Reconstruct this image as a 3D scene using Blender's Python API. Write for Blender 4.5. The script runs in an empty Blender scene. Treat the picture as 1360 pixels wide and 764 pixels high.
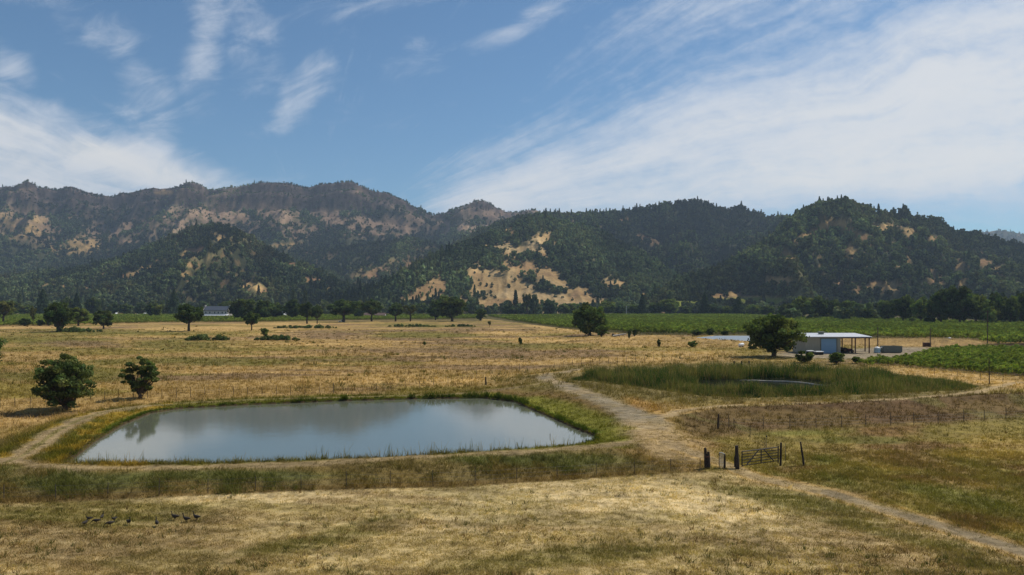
import bpy, math, random
import numpy as np
from mathutils import Vector

R = math.radians
rng = np.random.default_rng(7)
random.seed(7)
S = bpy.context.scene
COL = S.collection

# ------------------------------------------------------------------ camera
CAMZ = 15.0
HZ = 405.0          # horizon row and focal length, in the photograph's pixels
F = 1000.0
cam_d = bpy.data.cameras.new("camera")
cam = bpy.data.objects.new("camera", cam_d)
COL.objects.link(cam)
cam.location = (0, 0, CAMZ)
cam.rotation_euler = (R(90), 0, 0)
cam_d.sensor_width = 36
cam_d.lens = 36 * F / 1360
cam_d.shift_y = 23.0 / 1360
cam_d.clip_start = 0.5
cam_d.clip_end = 30000
S.camera = cam

# ------------------------------------------------------------------ light
SUN_EL, SUN_AZ = 54.0, 64.0      # azimuth: degrees to the right of the view direction (+y)
sun_d = bpy.data.lights.new("sun", 'SUN')
sun = bpy.data.objects.new("sun", sun_d)
COL.objects.link(sun)
sun_d.energy = 4.4
sun_d.angle = R(0.5)
sun_d.color = (1.0, 0.95, 0.87)
sv = Vector((math.cos(R(SUN_EL)) * math.sin(R(SUN_AZ)), math.cos(R(SUN_EL)) * math.cos(R(SUN_AZ)), math.sin(R(SUN_EL))))
sun.rotation_euler = sv.to_track_quat('Z', 'Y').to_euler()
sun.location = sv * 300
S.view_settings.view_transform = 'Standard'
S.view_settings.look = 'None'
S.view_settings.exposure = 0.04
S.view_settings.gamma = 1
S.view_settings.use_curve_mapping = False
S.render.engine = 'CYCLES'
S.cycles.max_bounces = 6
S.cycles.diffuse_bounces = 3
S.cycles.glossy_bounces = 2
S.cycles.transmission_bounces = 3
S.cycles.transparent_max_bounces = 6
S.cycles.volume_bounces = 0
S.cycles.use_denoising = True
S.cycles.denoiser = 'OPENIMAGEDENOISE'
S.cycles.denoising_input_passes = 'RGB_ALBEDO_NORMAL'
S.cycles.denoising_prefilter = 'ACCURATE'
HAZE_DENSITY = 0.000068

class NB:
    """small helper to write node maths"""
    def __init__(s, nt): s.nt = nt; s.N = nt.nodes; s.L = nt.links
    def put(s, sock, v):
        if isinstance(v, bpy.types.NodeSocket): s.L.new(v, sock)
        else: sock.default_value = v
    def m(s, op, a, b=0.0, c=0.0):
        n = s.N.new('ShaderNodeMath'); n.operation = op
        s.put(n.inputs[0], a); s.put(n.inputs[1], b); s.put(n.inputs[2], c)
        return n.outputs[0]
    def add(s, a, b): return s.m('ADD', a, b)
    def sub(s, a, b): return s.m('SUBTRACT', a, b)
    def mul(s, a, b): return s.m('MULTIPLY', a, b)
    def ss(s, x, lo, hi):
        n = s.N.new('ShaderNodeMapRange'); n.interpolation_type = 'SMOOTHSTEP'
        s.put(n.inputs['Value'], x); n.inputs['From Min'].default_value = lo; n.inputs['From Max'].default_value = hi
        return n.outputs['Result']
    def noise(s, vec, scale, detail=4, rough=0.5, dist=0.0, out='Fac'):
        n = s.N.new('ShaderNodeTexNoise'); n.noise_dimensions = '3D'
        if vec is not None: s.L.new(vec, n.inputs['Vector'])
        n.inputs['Scale'].default_value = scale; n.inputs['Detail'].default_value = detail
        n.inputs['Roughness'].default_value = rough; n.inputs['Distortion'].default_value = dist
        return n.outputs[out]
    def xyz(s, x, y, z):
        n = s.N.new('ShaderNodeCombineXYZ')
        for i, v in enumerate((x, y, z)): s.put(n.inputs[i], v)
        return n.outputs[0]
    def mix(s, f, a, b, mode='MIX'):
        n = s.N.new('ShaderNodeMix'); n.data_type = 'RGBA'; n.blend_type = mode; n.clamp_factor = True
        s.put(n.inputs[0], f); s.put(n.inputs[6], a); s.put(n.inputs[7], b)
        return n.outputs[2]

def build_world():
    w = bpy.data.worlds.new("World"); S.world = w; w.use_nodes = True
    nt = w.node_tree; nt.nodes.clear(); b = NB(nt)
    out = nt.nodes.new('ShaderNodeOutputWorld'); bg = nt.nodes.new('ShaderNodeBackground')
    nt.links.new(bg.outputs[0], out.inputs[0])
    STR = 0.08
    bg.inputs['Strength'].default_value = STR
    sky = nt.nodes.new('ShaderNodeTexSky'); sky.sky_type = 'NISHITA'; sky.sun_disc = False
    sky.sun_elevation = R(SUN_EL); sky.sun_rotation = R(SUN_AZ)
    sky.air_density = 1.0; sky.dust_density = 0.4; sky.ozone_density = 2.0; sky.altitude = 100
    skc = b.mix(1.0, sky.outputs[0], (0.72, 1.0, 1.15, 1), 'MULTIPLY')
    tc = nt.nodes.new('ShaderNodeTexCoord')
    sp = nt.nodes.new('ShaderNodeSeparateXYZ'); nt.links.new(tc.outputs['Generated'], sp.inputs[0])
    x, y, z = sp.outputs
    yc = b.m('MAXIMUM', y, 0.06)
    U = b.m('DIVIDE', x, yc); V = b.m('DIVIDE', z, yc)
    # high cirrus: streaks that run together towards one point near the horizon
    U0, V0 = -0.27, 0.085
    du, dv = b.sub(U, U0), b.sub(V, V0)
    r = b.m('SQRT', b.add(b.mul(du, du), b.mul(dv, dv)))
    th = b.mul(b.m('ARCTAN2', dv, du), 57.29578)
    lr = b.m('LOGARITHM', b.add(r, 0.02), 2.718)
    wv = b.noise(b.xyz(U, V, 0.0), 5.0, 4, 0.55)
    thw = b.add(th, b.mul(b.sub(wv, 0.5), 6.0))
    st = b.noise(b.xyz(b.mul(thw, 0.20), b.mul(lr, 1.1), 3.0), 1.0, 9, 0.62)
    st2 = b.noise(b.xyz(b.mul(thw, 0.075), b.mul(lr, 0.8), 9.0), 1.0, 5, 0.55)
    fine = b.noise(b.xyz(b.mul(U, 1.0), b.mul(V, 1.6), 5.0), 26.0, 6, 0.65)
    st3 = b.noise(b.xyz(b.mul(thw, 0.55), b.mul(lr, 3.0), 13.0), 1.0, 8, 0.65)
    n = b.add(b.add(b.mul(st, 0.45), b.mul(st2, 0.33)), b.add(b.mul(st3, 0.30), b.mul(b.sub(fine, 0.5), 0.25)))
    n = b.sub(n, 0.04)
    curl = b.noise(b.xyz(b.add(b.mul(U, 1.0), b.mul(V, 0.5)), b.mul(b.sub(V, b.mul(U, 0.25)), 2.6), 21.0), 9.0, 8, 0.66, 0.6)
    nb_ = b.add(b.mul(curl, 0.75), b.mul(st2, 0.25))
    def ang(lo0, lo1, hi0, hi1):
        return b.mul(b.ss(thw, lo0, lo1), b.sub(1.0, b.ss(thw, hi0, hi1)))
    right = b.mul(ang(-0.5, 6.5, 14, 37), b.ss(r, 0.05, 0.26))
    veil = b.mul(ang(3, 12, 32, 56), b.ss(r, 0.2, 0.7))
    left = b.mul(b.ss(thw, 147, 160), b.ss(r, 0.05, 0.16))
    left2 = b.mul(left, b.sub(1.0, b.ss(th, 176, 186)))
    def blob(pu, pv, ru, rv, a, warp=0.35):
        cu, cv = (pu - 680) / 1000, (405 - pv) / 1000
        ca, sa = math.cos(R(a)), math.sin(R(a))
        uu, vv = b.sub(U, cu), b.sub(V, cv)
        p = b.m('DIVIDE', b.add(b.mul(uu, ca), b.mul(vv, sa)), ru / 1000)
        q = b.m('DIVIDE', b.sub(b.mul(vv, ca), b.mul(uu, sa)), rv / 1000)
        e = b.m('SQRT', b.add(b.mul(p, p), b.mul(q, q)))
        e = b.add(e, b.mul(b.sub(wv, 0.5), 1.3))
        return b.sub(1.0, b.ss(e, 0.1, 1.15))
    blobs = [blob(270, 60, 125, 48, 78), blob(400, 120, 95, 34, 48), blob(180, 90, 95, 45, 120), blob(20, 95, 80, 45, -35), blob(690, 35, 90, 26, 28), blob(500, 5, 120, 30, 10),
             blob(150, 218, 285, 62, -12), blob(90, 25, 150, 40, -30), blob(560, 90, 60, 60, 60), blob(200, 130, 90, 70, 110), blob(330, 70, 60, 110, 20), blob(60, 150, 120, 40, -35)]
    amp = [0.82, 0.74, 0.56, 0.85, 0.66, 0.44, 1.12, 0.46, 0.26, 0.50, 0.42, 0.62]
    d = b.mul(right, 1.12)
    d = b.m('MAXIMUM', d, b.mul(veil, 0.60))
    d = b.m('MAXIMUM', d, b.mul(left2, 0.98))
    d2 = b.mul(blobs[0], amp[0])
    for bl, a in zip(blobs[1:], amp[1:]): d2 = b.m('MAXIMUM', d2, b.mul(bl, a))
    d = b.sub(b.mul(d, 1.12), 0.14)
    dens = b.ss(b.add(d, b.mul(b.sub(n, 0.5), 3.3)), 0.05, 1.35)
    densb = b.ss(b.add(d2, b.mul(b.sub(nb_, 0.5), 2.4)), 0.12, 1.35)
    dens = b.m('MAXIMUM', dens, densb)
    d = b.m('MAXIMUM', d, d2)
    dens = b.mul(dens, b.ss(V, 0.0, 0.06))
    dens = b.mul(dens, 0.94)
    CV = 0.74 / STR
    core = b.ss(b.add(d, b.mul(b.sub(st2, 0.5), 1.2)), 0.7, 1.5)
    cc = b.mix(core, (0.86 * CV, 0.92 * CV, 1.02 * CV, 1), (1.13 * CV, 1.10 * CV, 1.05 * CV, 1))
    fin = b.mix(dens, skc, cc)
    nt.links.new(fin, bg.inputs['Color'])
build_world()

# ------------------------------------------------------------------ helpers
def srgb(r, g, b, k=1.0):
    def f(c):
        c = c / 255.0
        return (c / 12.92 if c <= 0.04045 else ((c + 0.055) / 1.055) ** 2.4) * k
    return np.array([f(r), f(g), f(b)])

def sm(a, b, x):
    t = np.clip((np.asarray(x, float) - a) / (b - a), 0, 1)
    return t * t * (3 - 2 * t)

def _hash(ix, iy, seed):
    n = (ix.astype(np.int64) * 374761393 + iy.astype(np.int64) * 668265263 + seed * 1442695041) & 0xffffffff
    n = ((n ^ (n >> 13)) * 1274126177) & 0xffffffff
    n = ((n ^ (n >> 15)) * 2246822519) & 0xffffffff
    return (n ^ (n >> 16)) / 4294967296.0

def vnoise(x, y, seed=0):
    x = np.asarray(x, float); y = np.asarray(y, float)
    ix = np.floor(x); iy = np.floor(y); fx = x - ix; fy = y - iy
    fx = fx * fx * fx * (fx * (fx * 6 - 15) + 10); fy = fy * fy * fy * (fy * (fy * 6 - 15) + 10)
    ix = ix.astype(np.int64); iy = iy.astype(np.int64)
    a = _hash(ix, iy, seed); b = _hash(ix + 1, iy, seed); c = _hash(ix, iy + 1, seed); d = _hash(ix + 1, iy + 1, seed)
    return (a * (1 - fx) + b * fx) * (1 - fy) + (c * (1 - fx) + d * fx) * fy

def fbm(x, y, seed=0, oct=4, gain=0.5):
    s = 0; a = 1; t = 0
    for i in range(oct):
        s = s + a * vnoise(x, y, seed + i * 17); t += a
        x = x * 2.03 + 5.2; y = y * 2.03 + 1.7; a *= gain
    return s / t

def ridged(x, y, seed=0, oct=4, gain=0.5):
    s = 0; a = 1; t = 0
    for i in range(oct):
        s = s + a * (1 - np.abs(2 * vnoise(x, y, seed + i * 31) - 1)); t += a
        x = x * 2.03 + 3.1; y = y * 2.03 + 7.7; a *= gain
    return s / t

def wpt(u, v, z):
    """the spot at height z that the photograph shows at column u, row v"""
    Y = (CAMZ - z) * F / (v - HZ)
    return np.array([(u - 680) / F * Y, Y, z])

def poly_sdf(x, y, P):
    P = np.asarray(P)[:, :2]; n = len(P)
    d = np.full(x.shape, 1e18); inside = np.zeros(x.shape, bool)
    for i in range(n):
        ax, ay = P[i]; bx, by = P[(i + 1) % n]
        ex, ey = bx - ax, by - ay
        t = np.clip(((x - ax) * ex + (y - ay) * ey) / (ex * ex + ey * ey + 1e-12), 0, 1)
        d = np.minimum(d, (x - ax - t * ex) ** 2 + (y - ay - t * ey) ** 2)
        c = ((ay > y) != (by > y)) & (x < (bx - ax) * (y - ay) / (by - ay + 1e-12) + ax)
        inside ^= c
    d = np.sqrt(d)
    return np.where(inside, -d, d)

def line_dist(x, y, P):
    """distance to a 3-D polyline seen from above, and the height of its nearest point"""
    P = np.asarray(P); best = np.full(x.shape, 1e18); hz = np.zeros(x.shape)
    for i in range(len(P) - 1):
        ax, ay, az = P[i]; bx, by, bz = P[i + 1]
        ex, ey = bx - ax, by - ay
        t = np.clip(((x - ax) * ex + (y - ay) * ey) / (ex * ex + ey * ey + 1e-12), 0, 1)
        d = (x - ax - t * ex) ** 2 + (y - ay - t * ey) ** 2
        m = d < best
        best = np.where(m, d, best); hz = np.where(m, az + t * (bz - az), hz)
    return np.sqrt(best), hz

def mesh_obj(name, V, Fc, mat, parent=None, smooth=False, col=None, attrs=None):
    """V (n,3); Fc (m,3) or (m,4) array, or a list of faces"""
    me = bpy.data.meshes.new(name)
    V = np.asarray(V, np.float32)
    if isinstance(Fc, np.ndarray):
        m, k = Fc.shape
        me.vertices.add(len(V)); me.vertices.foreach_set('co', V.ravel())
        me.loops.add(m * k); me.loops.foreach_set('vertex_index', Fc.astype(np.int32).ravel())
        me.polygons.add(m); me.polygons.foreach_set('loop_start', np.arange(0, m * k, k, dtype=np.int32))
        me.update(calc_edges=True)
    else:
        me.from_pydata([tuple(map(float, v)) for v in V], [], [tuple(map(int, f)) for f in Fc]); me.update()
    if col is not None:
        a = me.color_attributes.new('Col', 'FLOAT_COLOR', 'POINT')
        c4 = np.ones((len(V), 4), np.float32); c4[:, :3] = col
        a.data.foreach_set('color', c4.ravel())
    for k2, arr in (attrs or {}).items():
        a = me.attributes.new(k2, 'FLOAT', 'POINT'); a.data.foreach_set('value', np.asarray(arr, np.float32))
    if smooth: me.polygons.foreach_set('use_smooth', np.ones(len(me.polygons), bool))
    if mat: me.materials.append(mat)
    o = bpy.data.objects.new(name, me); COL.objects.link(o)
    if parent: o.parent = parent
    return o

def tag(o, label=None, cat=None, group=None, kind=None):
    if label: o['label'] = label
    if cat: o['category'] = cat
    if group: o['group'] = group
    if kind: o['kind'] = kind
    return o

def thing(name, label, cat, loc=(0, 0, 0), rz=0, group=None):
    o = bpy.data.objects.new(name, None); COL.objects.link(o)
    o.empty_display_size = 0.2
    o.location = tuple(map(float, loc)); o.rotation_euler = (0, 0, rz)
    return tag(o, label, cat, group)

def dup(root, loc, rz=0, scale=(1, 1, 1), label=None, group=None):
    def cp(o, parent):
        c = o.copy(); COL.objects.link(c)
        if parent is not None: c.parent = parent
        for ch in o.children: cp(ch, c)
        return c
    r = cp(root, None); r.location = tuple(map(float, loc)); r.rotation_euler = (0, 0, rz); r.scale = scale
    if label: r['label'] = label
    if group: r['group'] = group
    return r

class MB:
    """collects boxes, tubes and discs into one mesh"""
    def __init__(s): s.v = []; s.f = []
    def box(s, x0, x1, y0, y1, z0, z1, bev=0.0):
        b = len(s.v)
        if bev <= 0:
            s.v += [(x, y, z) for z in (z0, z1) for y in (y0, y1) for x in (x0, x1)]
            s.f += [tuple(b + i for i in q) for q in ((0, 2, 3, 1), (4, 5, 7, 6), (0, 1, 5, 4), (2, 6, 7, 3), (0, 4, 6, 2), (1, 3, 7, 5))]
            return s
        rings = [(z0, bev), (z0 + bev, 0), (z1 - bev, 0), (z1, bev)]
        for z, i in rings:
            s.v += [(x0 + i, y0 + bev, z), (x0 + bev, y0 + i, z), (x1 - bev, y0 + i, z), (x1 - i, y0 + bev, z),
                    (x1 - i, y1 - bev, z), (x1 - bev, y1 - i, z), (x0 + bev, y1 - i, z), (x0 + i, y1 - bev, z)]
        for k in range(3):
            for j in range(8): s.f.append((b + k * 8 + j, b + k * 8 + (j + 1) % 8, b + k * 8 + 8 + (j + 1) % 8, b + k * 8 + 8 + j))
        s.f.append(tuple(b + j for j in range(7, -1, -1))); s.f.append(tuple(b + 24 + j for j in range(8)))
        return s
    def tube(s, pts, rad, n=7, cap=True, jitter=0.0):
        pts = [Vector(p) for p in pts]
        rad = [rad] * len(pts) if isinstance(rad, (int, float)) else rad
        b = len(s.v); up = Vector((0.13, 0.31, 0.94))
        for i, p in enumerate(pts):
            d = (pts[min(i + 1, len(pts) - 1)] - pts[max(i - 1, 0)]).normalized()
            a = d.cross(up)
            if a.length < 0.05: a = d.cross(Vector((1, 0, 0)))
            a.normalize(); c = d.cross(a).normalized()
            for j in range(n):
                t = 2 * math.pi * j / n; rr = rad[i] * (1 + jitter * (random.random() - 0.5))
                s.v.append(tuple(p + a * math.cos(t) * rr + c * math.sin(t) * rr))
        for i in range(len(pts) - 1):
            for j in range(n):
                s.f.append((b + i * n + j, b + i * n + (j + 1) % n, b + (i + 1) * n + (j + 1) % n, b + (i + 1) * n + j))
        if cap:
            s.f.append(tuple(b + j for j in range(n - 1, -1, -1)))
            e = b + (len(pts) - 1) * n
            s.f.append(tuple(e + j for j in range(n)))
        return s
    def quad(s, *p):
        b = len(s.v); s.v += [tuple(q) for q in p]; s.f.append(tuple(range(b, b + len(p)))); return s
    def lathe(s, prof, n=20, cx=0, cy=0):
        b = len(s.v)
        for r_, z in prof:
            for j in range(n):
                t = 2 * math.pi * j / n; s.v.append((cx + r_ * math.cos(t), cy + r_ * math.sin(t), z))
        for i in range(len(prof) - 1):
            for j in range(n): s.f.append((b + i * n + j, b + i * n + (j + 1) % n, b + (i + 1) * n + (j + 1) % n, b + (i + 1) * n + j))
        s.f.append(tuple(b + j for j in range(n - 1, -1, -1))); e = b + (len(prof) - 1) * n; s.f.append(tuple(e + j for j in range(n)))
        return s
    def build(s, name, mat, parent=None, smooth=False):
        return mesh_obj(name, s.v, s.f, mat, parent, smooth)

# ------------------------------------------------------------------ materials
def new_mat(name):
    m = bpy.data.materials.new(name); m.use_nodes = True
    nt = m.node_tree; nt.nodes.clear()
    out = nt.nodes.new('ShaderNodeOutputMaterial')
    return m, NB(nt), out

def principled(b, out, color, rough=0.9, spec=0.2, metal=0.0, bump=None, bump_d=0.05, bump_s=0.5):
    p = b.N.new('ShaderNodeBsdfPrincipled')
    b.put(p.inputs['Base Color'], color); b.put(p.inputs['Roughness'], rough)
    p.inputs['Specular IOR Level'].default_value = spec; p.inputs['Metallic'].default_value = metal
    if bump is not None:
        bn = b.N.new('ShaderNodeBump'); bn.inputs['Distance'].default_value = bump_d; bn.inputs['Strength'].default_value = bump_s
        b.L.new(bump, bn.inputs['Height']); b.L.new(bn.outputs[0], p.inputs['Normal'])
    b.L.new(p.outputs[0], out.inputs['Surface'])
    return p

def coords(b):
    return b.N.new('ShaderNodeTexCoord').outputs['Object']

def simple_mat(name, c, rough=0.8, spec=0.2, metal=0.0, var=0.25, scale=3.0, stretch=(1, 1, 1), bump=0.0):
    m, b, out = new_mat(name)
    mp = b.N.new('ShaderNodeMapping'); b.L.new(coords(b), mp.inputs[0]); mp.inputs['Scale'].default_value = stretch
    n = b.noise(mp.outputs[0], scale, 6, 0.6)
    c = tuple(c)[:3]
    f = b.ss(n, 0.25, 0.75)
    col = b.mix(f, tuple(x * (1 - var) for x in c) + (1,), tuple(min(1, x * (1 + var)) for x in c) + (1,))
    principled(b, out, col, rough, spec, metal, n if bump else None, bump or 0.01, 0.6)
    return m

def ground_mat():
    m, b, out = new_mat("grassland")
    a = b.N.new('ShaderNodeAttribute'); a.attribute_name = 'Col'
    co = coords(b)
    mp = b.N.new('ShaderNodeMapping'); b.L.new(co, mp.inputs[0]); mp.inputs['Scale'].default_value = (0.55, 1.0, 1.0)
    mp.inputs['Rotation'].default_value = (0, 0, R(8))
    n1 = b.noise(mp.outputs[0], 1.3, 8, 0.68)
    n2 = b.noise(mp.outputs[0], 0.12, 6, 0.6)
    n3 = b.noise(co, 7.0, 6, 0.7)
    f = b.add(b.add(b.mul(b.sub(n1, 0.5), 1.9), b.mul(b.sub(n2, 0.5), 0.9)), b.mul(b.sub(n3, 0.5), 0.8))
    k = b.m('MAXIMUM', b.add(1.0, f), 0.25)
    kk = b.xyz(k, b.m('POWER', k, 1.01), b.m('POWER', k, 1.04))
    col = b.mix(1.0, a.outputs['Color'], kk, 'MULTIPLY')
    principled(b, out, col, 0.95, 0.08, 0, b.add(n1, b.mul(n3, 0.3)), 0.35, 0.6)
    return m

def leaf_mat(name, trans=0.35, instancer=False, vary=0.4):
    m, b, out = new_mat(name)
    a = b.N.new('ShaderNodeAttribute'); a.attribute_name = 'Col'
    col = a.outputs['Color']
    if instancer:
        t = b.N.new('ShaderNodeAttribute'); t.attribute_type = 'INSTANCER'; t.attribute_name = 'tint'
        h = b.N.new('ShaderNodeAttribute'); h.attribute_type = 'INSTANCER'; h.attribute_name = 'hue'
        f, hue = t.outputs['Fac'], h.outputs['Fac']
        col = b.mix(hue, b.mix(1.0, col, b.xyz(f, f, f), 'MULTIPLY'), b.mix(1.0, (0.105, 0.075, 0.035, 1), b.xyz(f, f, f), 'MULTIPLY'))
    else:
        oi = b.N.new('ShaderNodeObjectInfo')
        f = b.add(1 - vary / 2, b.mul(oi.outputs['Random'], vary))
        col = b.mix(1.0, col, b.xyz(b.mul(f, 1.0), f, f), 'MULTIPLY')
    d = b.N.new('ShaderNodeBsdfDiffuse'); tr = b.N.new('ShaderNodeBsdfTranslucent'); mx = b.N.new('ShaderNodeMixShader')
    b.L.new(col, d.inputs[0])
    tcol = b.mix(1.0, col, (1.15, 1.25, 0.55, 1), 'MULTIPLY')
    b.L.new(tcol, tr.inputs[0]); mx.inputs[0].default_value = trans
    b.L.new(d.outputs[0], mx.inputs[1]); b.L.new(tr.outputs[0], mx.inputs[2]); b.L.new(mx.outputs[0], out.inputs['Surface'])
    return m

def water_mat(name, c, rough, wave, ior=1.85, spec=0.5):
    m, b, out = new_mat(name)
    co = coords(b)
    mp = b.N.new('ShaderNodeMapping'); b.L.new(co, mp.inputs[0]); mp.inputs['Scale'].default_value = (0.6, 1, 1)
    n = b.add(b.noise(mp.outputs[0], 1.6, 5, 0.6), b.mul(b.noise(mp.outputs[0], 0.25, 3, 0.5), 1.2))
    p = principled(b, out, c, rough, spec, 0, n, wave, 1.0)
    p.inputs['IOR'].default_value = ior
    return m

def hill_mat():
    m, b, out = new_mat("hillside")
    a = b.N.new('ShaderNodeAttribute'); a.attribute_name = 'Col'
    co = coords(b)
    n1 = b.noise(co, 0.05, 8, 0.65); n2 = b.noise(co, 0.25, 5, 0.6)
    f = b.add(b.mul(b.sub(n1, 0.5), 1.3), b.mul(b.sub(n2, 0.5), 0.7))
    k = b.m('MAXIMUM', b.add(1.0, f), 0.3)
    col = b.mix(1.0, a.outputs['Color'], b.xyz(k, k, k), 'MULTIPLY')
    principled(b, out, col, 0.95, 0.05, 0, n1, 6.0, 0.6)
    return m

M = {}
M['ground'] = ground_mat()
M['hill'] = hill_mat()
M['grass'] = leaf_mat('grass_blades', 0.3, False, 0.0)
M['leaf'] = leaf_mat('leaves', 0.38)
M['forest'] = leaf_mat('forest_leaves', 0.25, True)
M['vine'] = leaf_mat('vine_leaves', 0.3, True)
M['bark'] = simple_mat('bark', (0.075, 0.058, 0.042), 0.95, 0.1, 0, 0.4, 6, (1, 1, 0.2), 0.03)
M['old_wood'] = simple_mat('weathered_wood', (0.040, 0.031, 0.026), 0.9, 0.15, 0, 0.5, 8, (3, 3, 0.4), 0.02)
M['post'] = simple_mat('fence_post', (0.075, 0.060, 0.046), 0.85, 0.2, 0, 0.4, 4)
M['wire'] = simple_mat('wire', (0.10, 0.095, 0.09), 0.6, 0.4, 0.5, 0.2, 4)
M['gate'] = simple_mat('gate_metal', (0.045, 0.038, 0.034), 0.6, 0.3, 0.3, 0.35, 5)
M['water'] = water_mat('pond_water', (0.115, 0.122, 0.082, 1), 0.06, 0.0026)
M['reedwater'] = water_mat('marsh_water', (0.012, 0.014, 0.008, 1), 0.10, 0.004, 1.12, 0.05)
M['farwater'] = water_mat('reservoir_surface', (0.20, 0.23, 0.25, 1), 0.35, 0.03)
M['roof'] = simple_mat('sheet_roof', (0.50, 0.51, 0.52), 0.6, 0.3, 0.1, 0.12, 1.5, (6, 0.3, 1), 0.02)
M['shedwall'] = simple_mat('shed_wall', (0.32, 0.295, 0.23), 0.8, 0.2, 0, 0.12, 2, (8, 1, 0.3), 0.02)
M['bluedoor'] = simple_mat('blue_door', (0.20, 0.33, 0.47), 0.6, 0.3, 0, 0.10, 2, (0.2, 1, 9), 0.02)
M['rust'] = simple_mat('rusty_steel', (0.10, 0.050, 0.035), 0.8, 0.2, 0, 0.35, 5)
M['dark'] = simple_mat('dark_rubber', (0.018, 0.017, 0.017), 0.8, 0.2, 0, 0.3, 5)
M['red'] = simple_mat('faded_red_paint', (0.13, 0.030, 0.025), 0.6, 0.3, 0, 0.3, 5)
M['white'] = simple_mat('white_paint', (0.74, 0.74, 0.72), 0.6, 0.3, 0, 0.10, 3)
M['paleblue'] = simple_mat('pale_blue_plastic', (0.36, 0.52, 0.58), 0.5, 0.4, 0, 0.12, 3)
M['grey'] = simple_mat('grey_steel', (0.17, 0.18, 0.15), 0.7, 0.3, 0.2, 0.25, 2, (6, 1, 1))
M['slate'] = simple_mat('slate_roof', (0.055, 0.065, 0.085), 0.7, 0.3, 0, 0.25, 1.2)
M['cream'] = simple_mat('cream_wall', (0.40, 0.37, 0.33), 0.85, 0.2, 0, 0.08, 1)
M['glass'] = simple_mat('window_glass', (0.03, 0.035, 0.04), 0.1, 0.6, 0, 0.2, 2)
M['brownroof'] = simple_mat('brown_roof', (0.10, 0.065, 0.050), 0.85, 0.2, 0, 0.25, 1)
M['log'] = simple_mat('bleached_log', (0.34, 0.31, 0.26), 0.9, 0.1, 0, 0.3, 3)
M['polewood'] = simple_mat('pole_wood', (0.12, 0.085, 0.06), 0.9, 0.1, 0, 0.3, 4, (3, 3, 0.3))
M['palepole'] = simple_mat('pale_pole', (0.42, 0.41, 0.38), 0.8, 0.2, 0, 0.15, 4)
M['soil'] = simple_mat('dark_heap', (0.050, 0.040, 0.032), 0.95, 0.05, 0, 0.5, 2, (1, 1, 1), 0.1)

# ------------------------------------------------------------------ lie of the land
W1, W2 = 0.9, 1.55            # water levels of the pond and of the reed pond
POND = [wpt(u, v, W1)[:2] for u, v in [(84, 620), (300, 619), (500, 613), (650, 604), (760, 595), (790, 588), (792, 580), (768, 571),
                                       (735, 556), (704, 543), (684, 534), (642, 529), (560, 530), (450, 533), (330, 538), (240, 543), (200, 549), (162, 565), (125, 588)]]
REED = [wpt(u, v, W2)[:2] for u, v in [(752, 505), (790, 500), (880, 496), (1000, 494.5), (1110, 496.5), (1200, 502), (1270, 509), (1305, 516), (1285, 522),
                                       (1150, 528), (1000, 533), (930, 530), (870, 521), (800, 512)]]
MARSH = [wpt(u, v, W2)[:2] for u, v in [(915, 507), (965, 503.5), (1060, 503), (1108, 507.5), (1116, 513.5), (1085, 518.5), (1020, 521), (950, 519)]]
FARPOND = [wpt(u, v, 2.6)[:2] for u, v in [(925, 448.5), (950, 446.2), (1030, 446), (1030, 453), (990, 453), (950, 451)]]
def pl(*a): return np.array([wpt(*p) for p in a])
ROAD_FRONT = pl((-120, 600, 1.3), (0, 611, 1.35), (60, 619, 1.35), (140, 622, 1.35), (250, 621, 1.4), (400, 616, 1.4), (550, 608, 1.4), (700, 600, 1.4), (800, 593, 1.4), (868, 582, 1.5))
ROAD_LEFT = pl((8, 616, 1.3), (32, 604, 1.3), (52, 590, 1.3), (75, 573, 1.3), (105, 558, 1.3), (135, 548, 1.25), (190, 540, 1.2))
ROAD_MID = pl((905, 606, 0.9), (880, 588, 1.5), (868, 570, 1.7), (850, 554, 1.9), (815, 538, 2.0), (775, 522, 2.0), (742, 509, 1.9), (722, 502, 1.8), (728, 497, 1.8), (770, 492, 1.9))
ROAD_BACK = pl((735, 507, 1.85), (690, 514, 1.5), (640, 521, 1.3), (590, 524, 1.2), (480, 527, 1.2), (330, 531, 1.2), (235, 536, 1.2), (180, 541, 1.2))
ROAD_LEVEE = pl((872, 560, 1.75), (900, 547, 2.0), (960, 539, 2.1), (1100, 534, 2.2), (1200, 529, 2.2), (1290, 521, 2.2), (1322, 514, 2.2), (1345, 508, 2.2), (1480, 500, 2.2))
CREST = pl((880, 560, 1.8), (920, 548, 2.1), (1000, 541, 2.2), (1100, 538, 2.2), (1200, 533, 2.25), (1290, 527, 2.3), (1360, 524, 2.3), (1700, 512, 2.3))
TRACK = pl((885, 590, 1.3), (925, 609, 0.5), (958, 624, 0.02), (990, 632, 0), (1040, 642, 0), (1100, 655, 0), (1180, 677, 0), (1260, 702, 0), (1360, 734, 0), (1500, 785, 0), (1800, 900, 0))
PLATEAU = [tuple(p[:2]) for p in CREST] + [(260, 300), (75, 300), (30, 190), (12, 150), (14, 120)]

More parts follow.
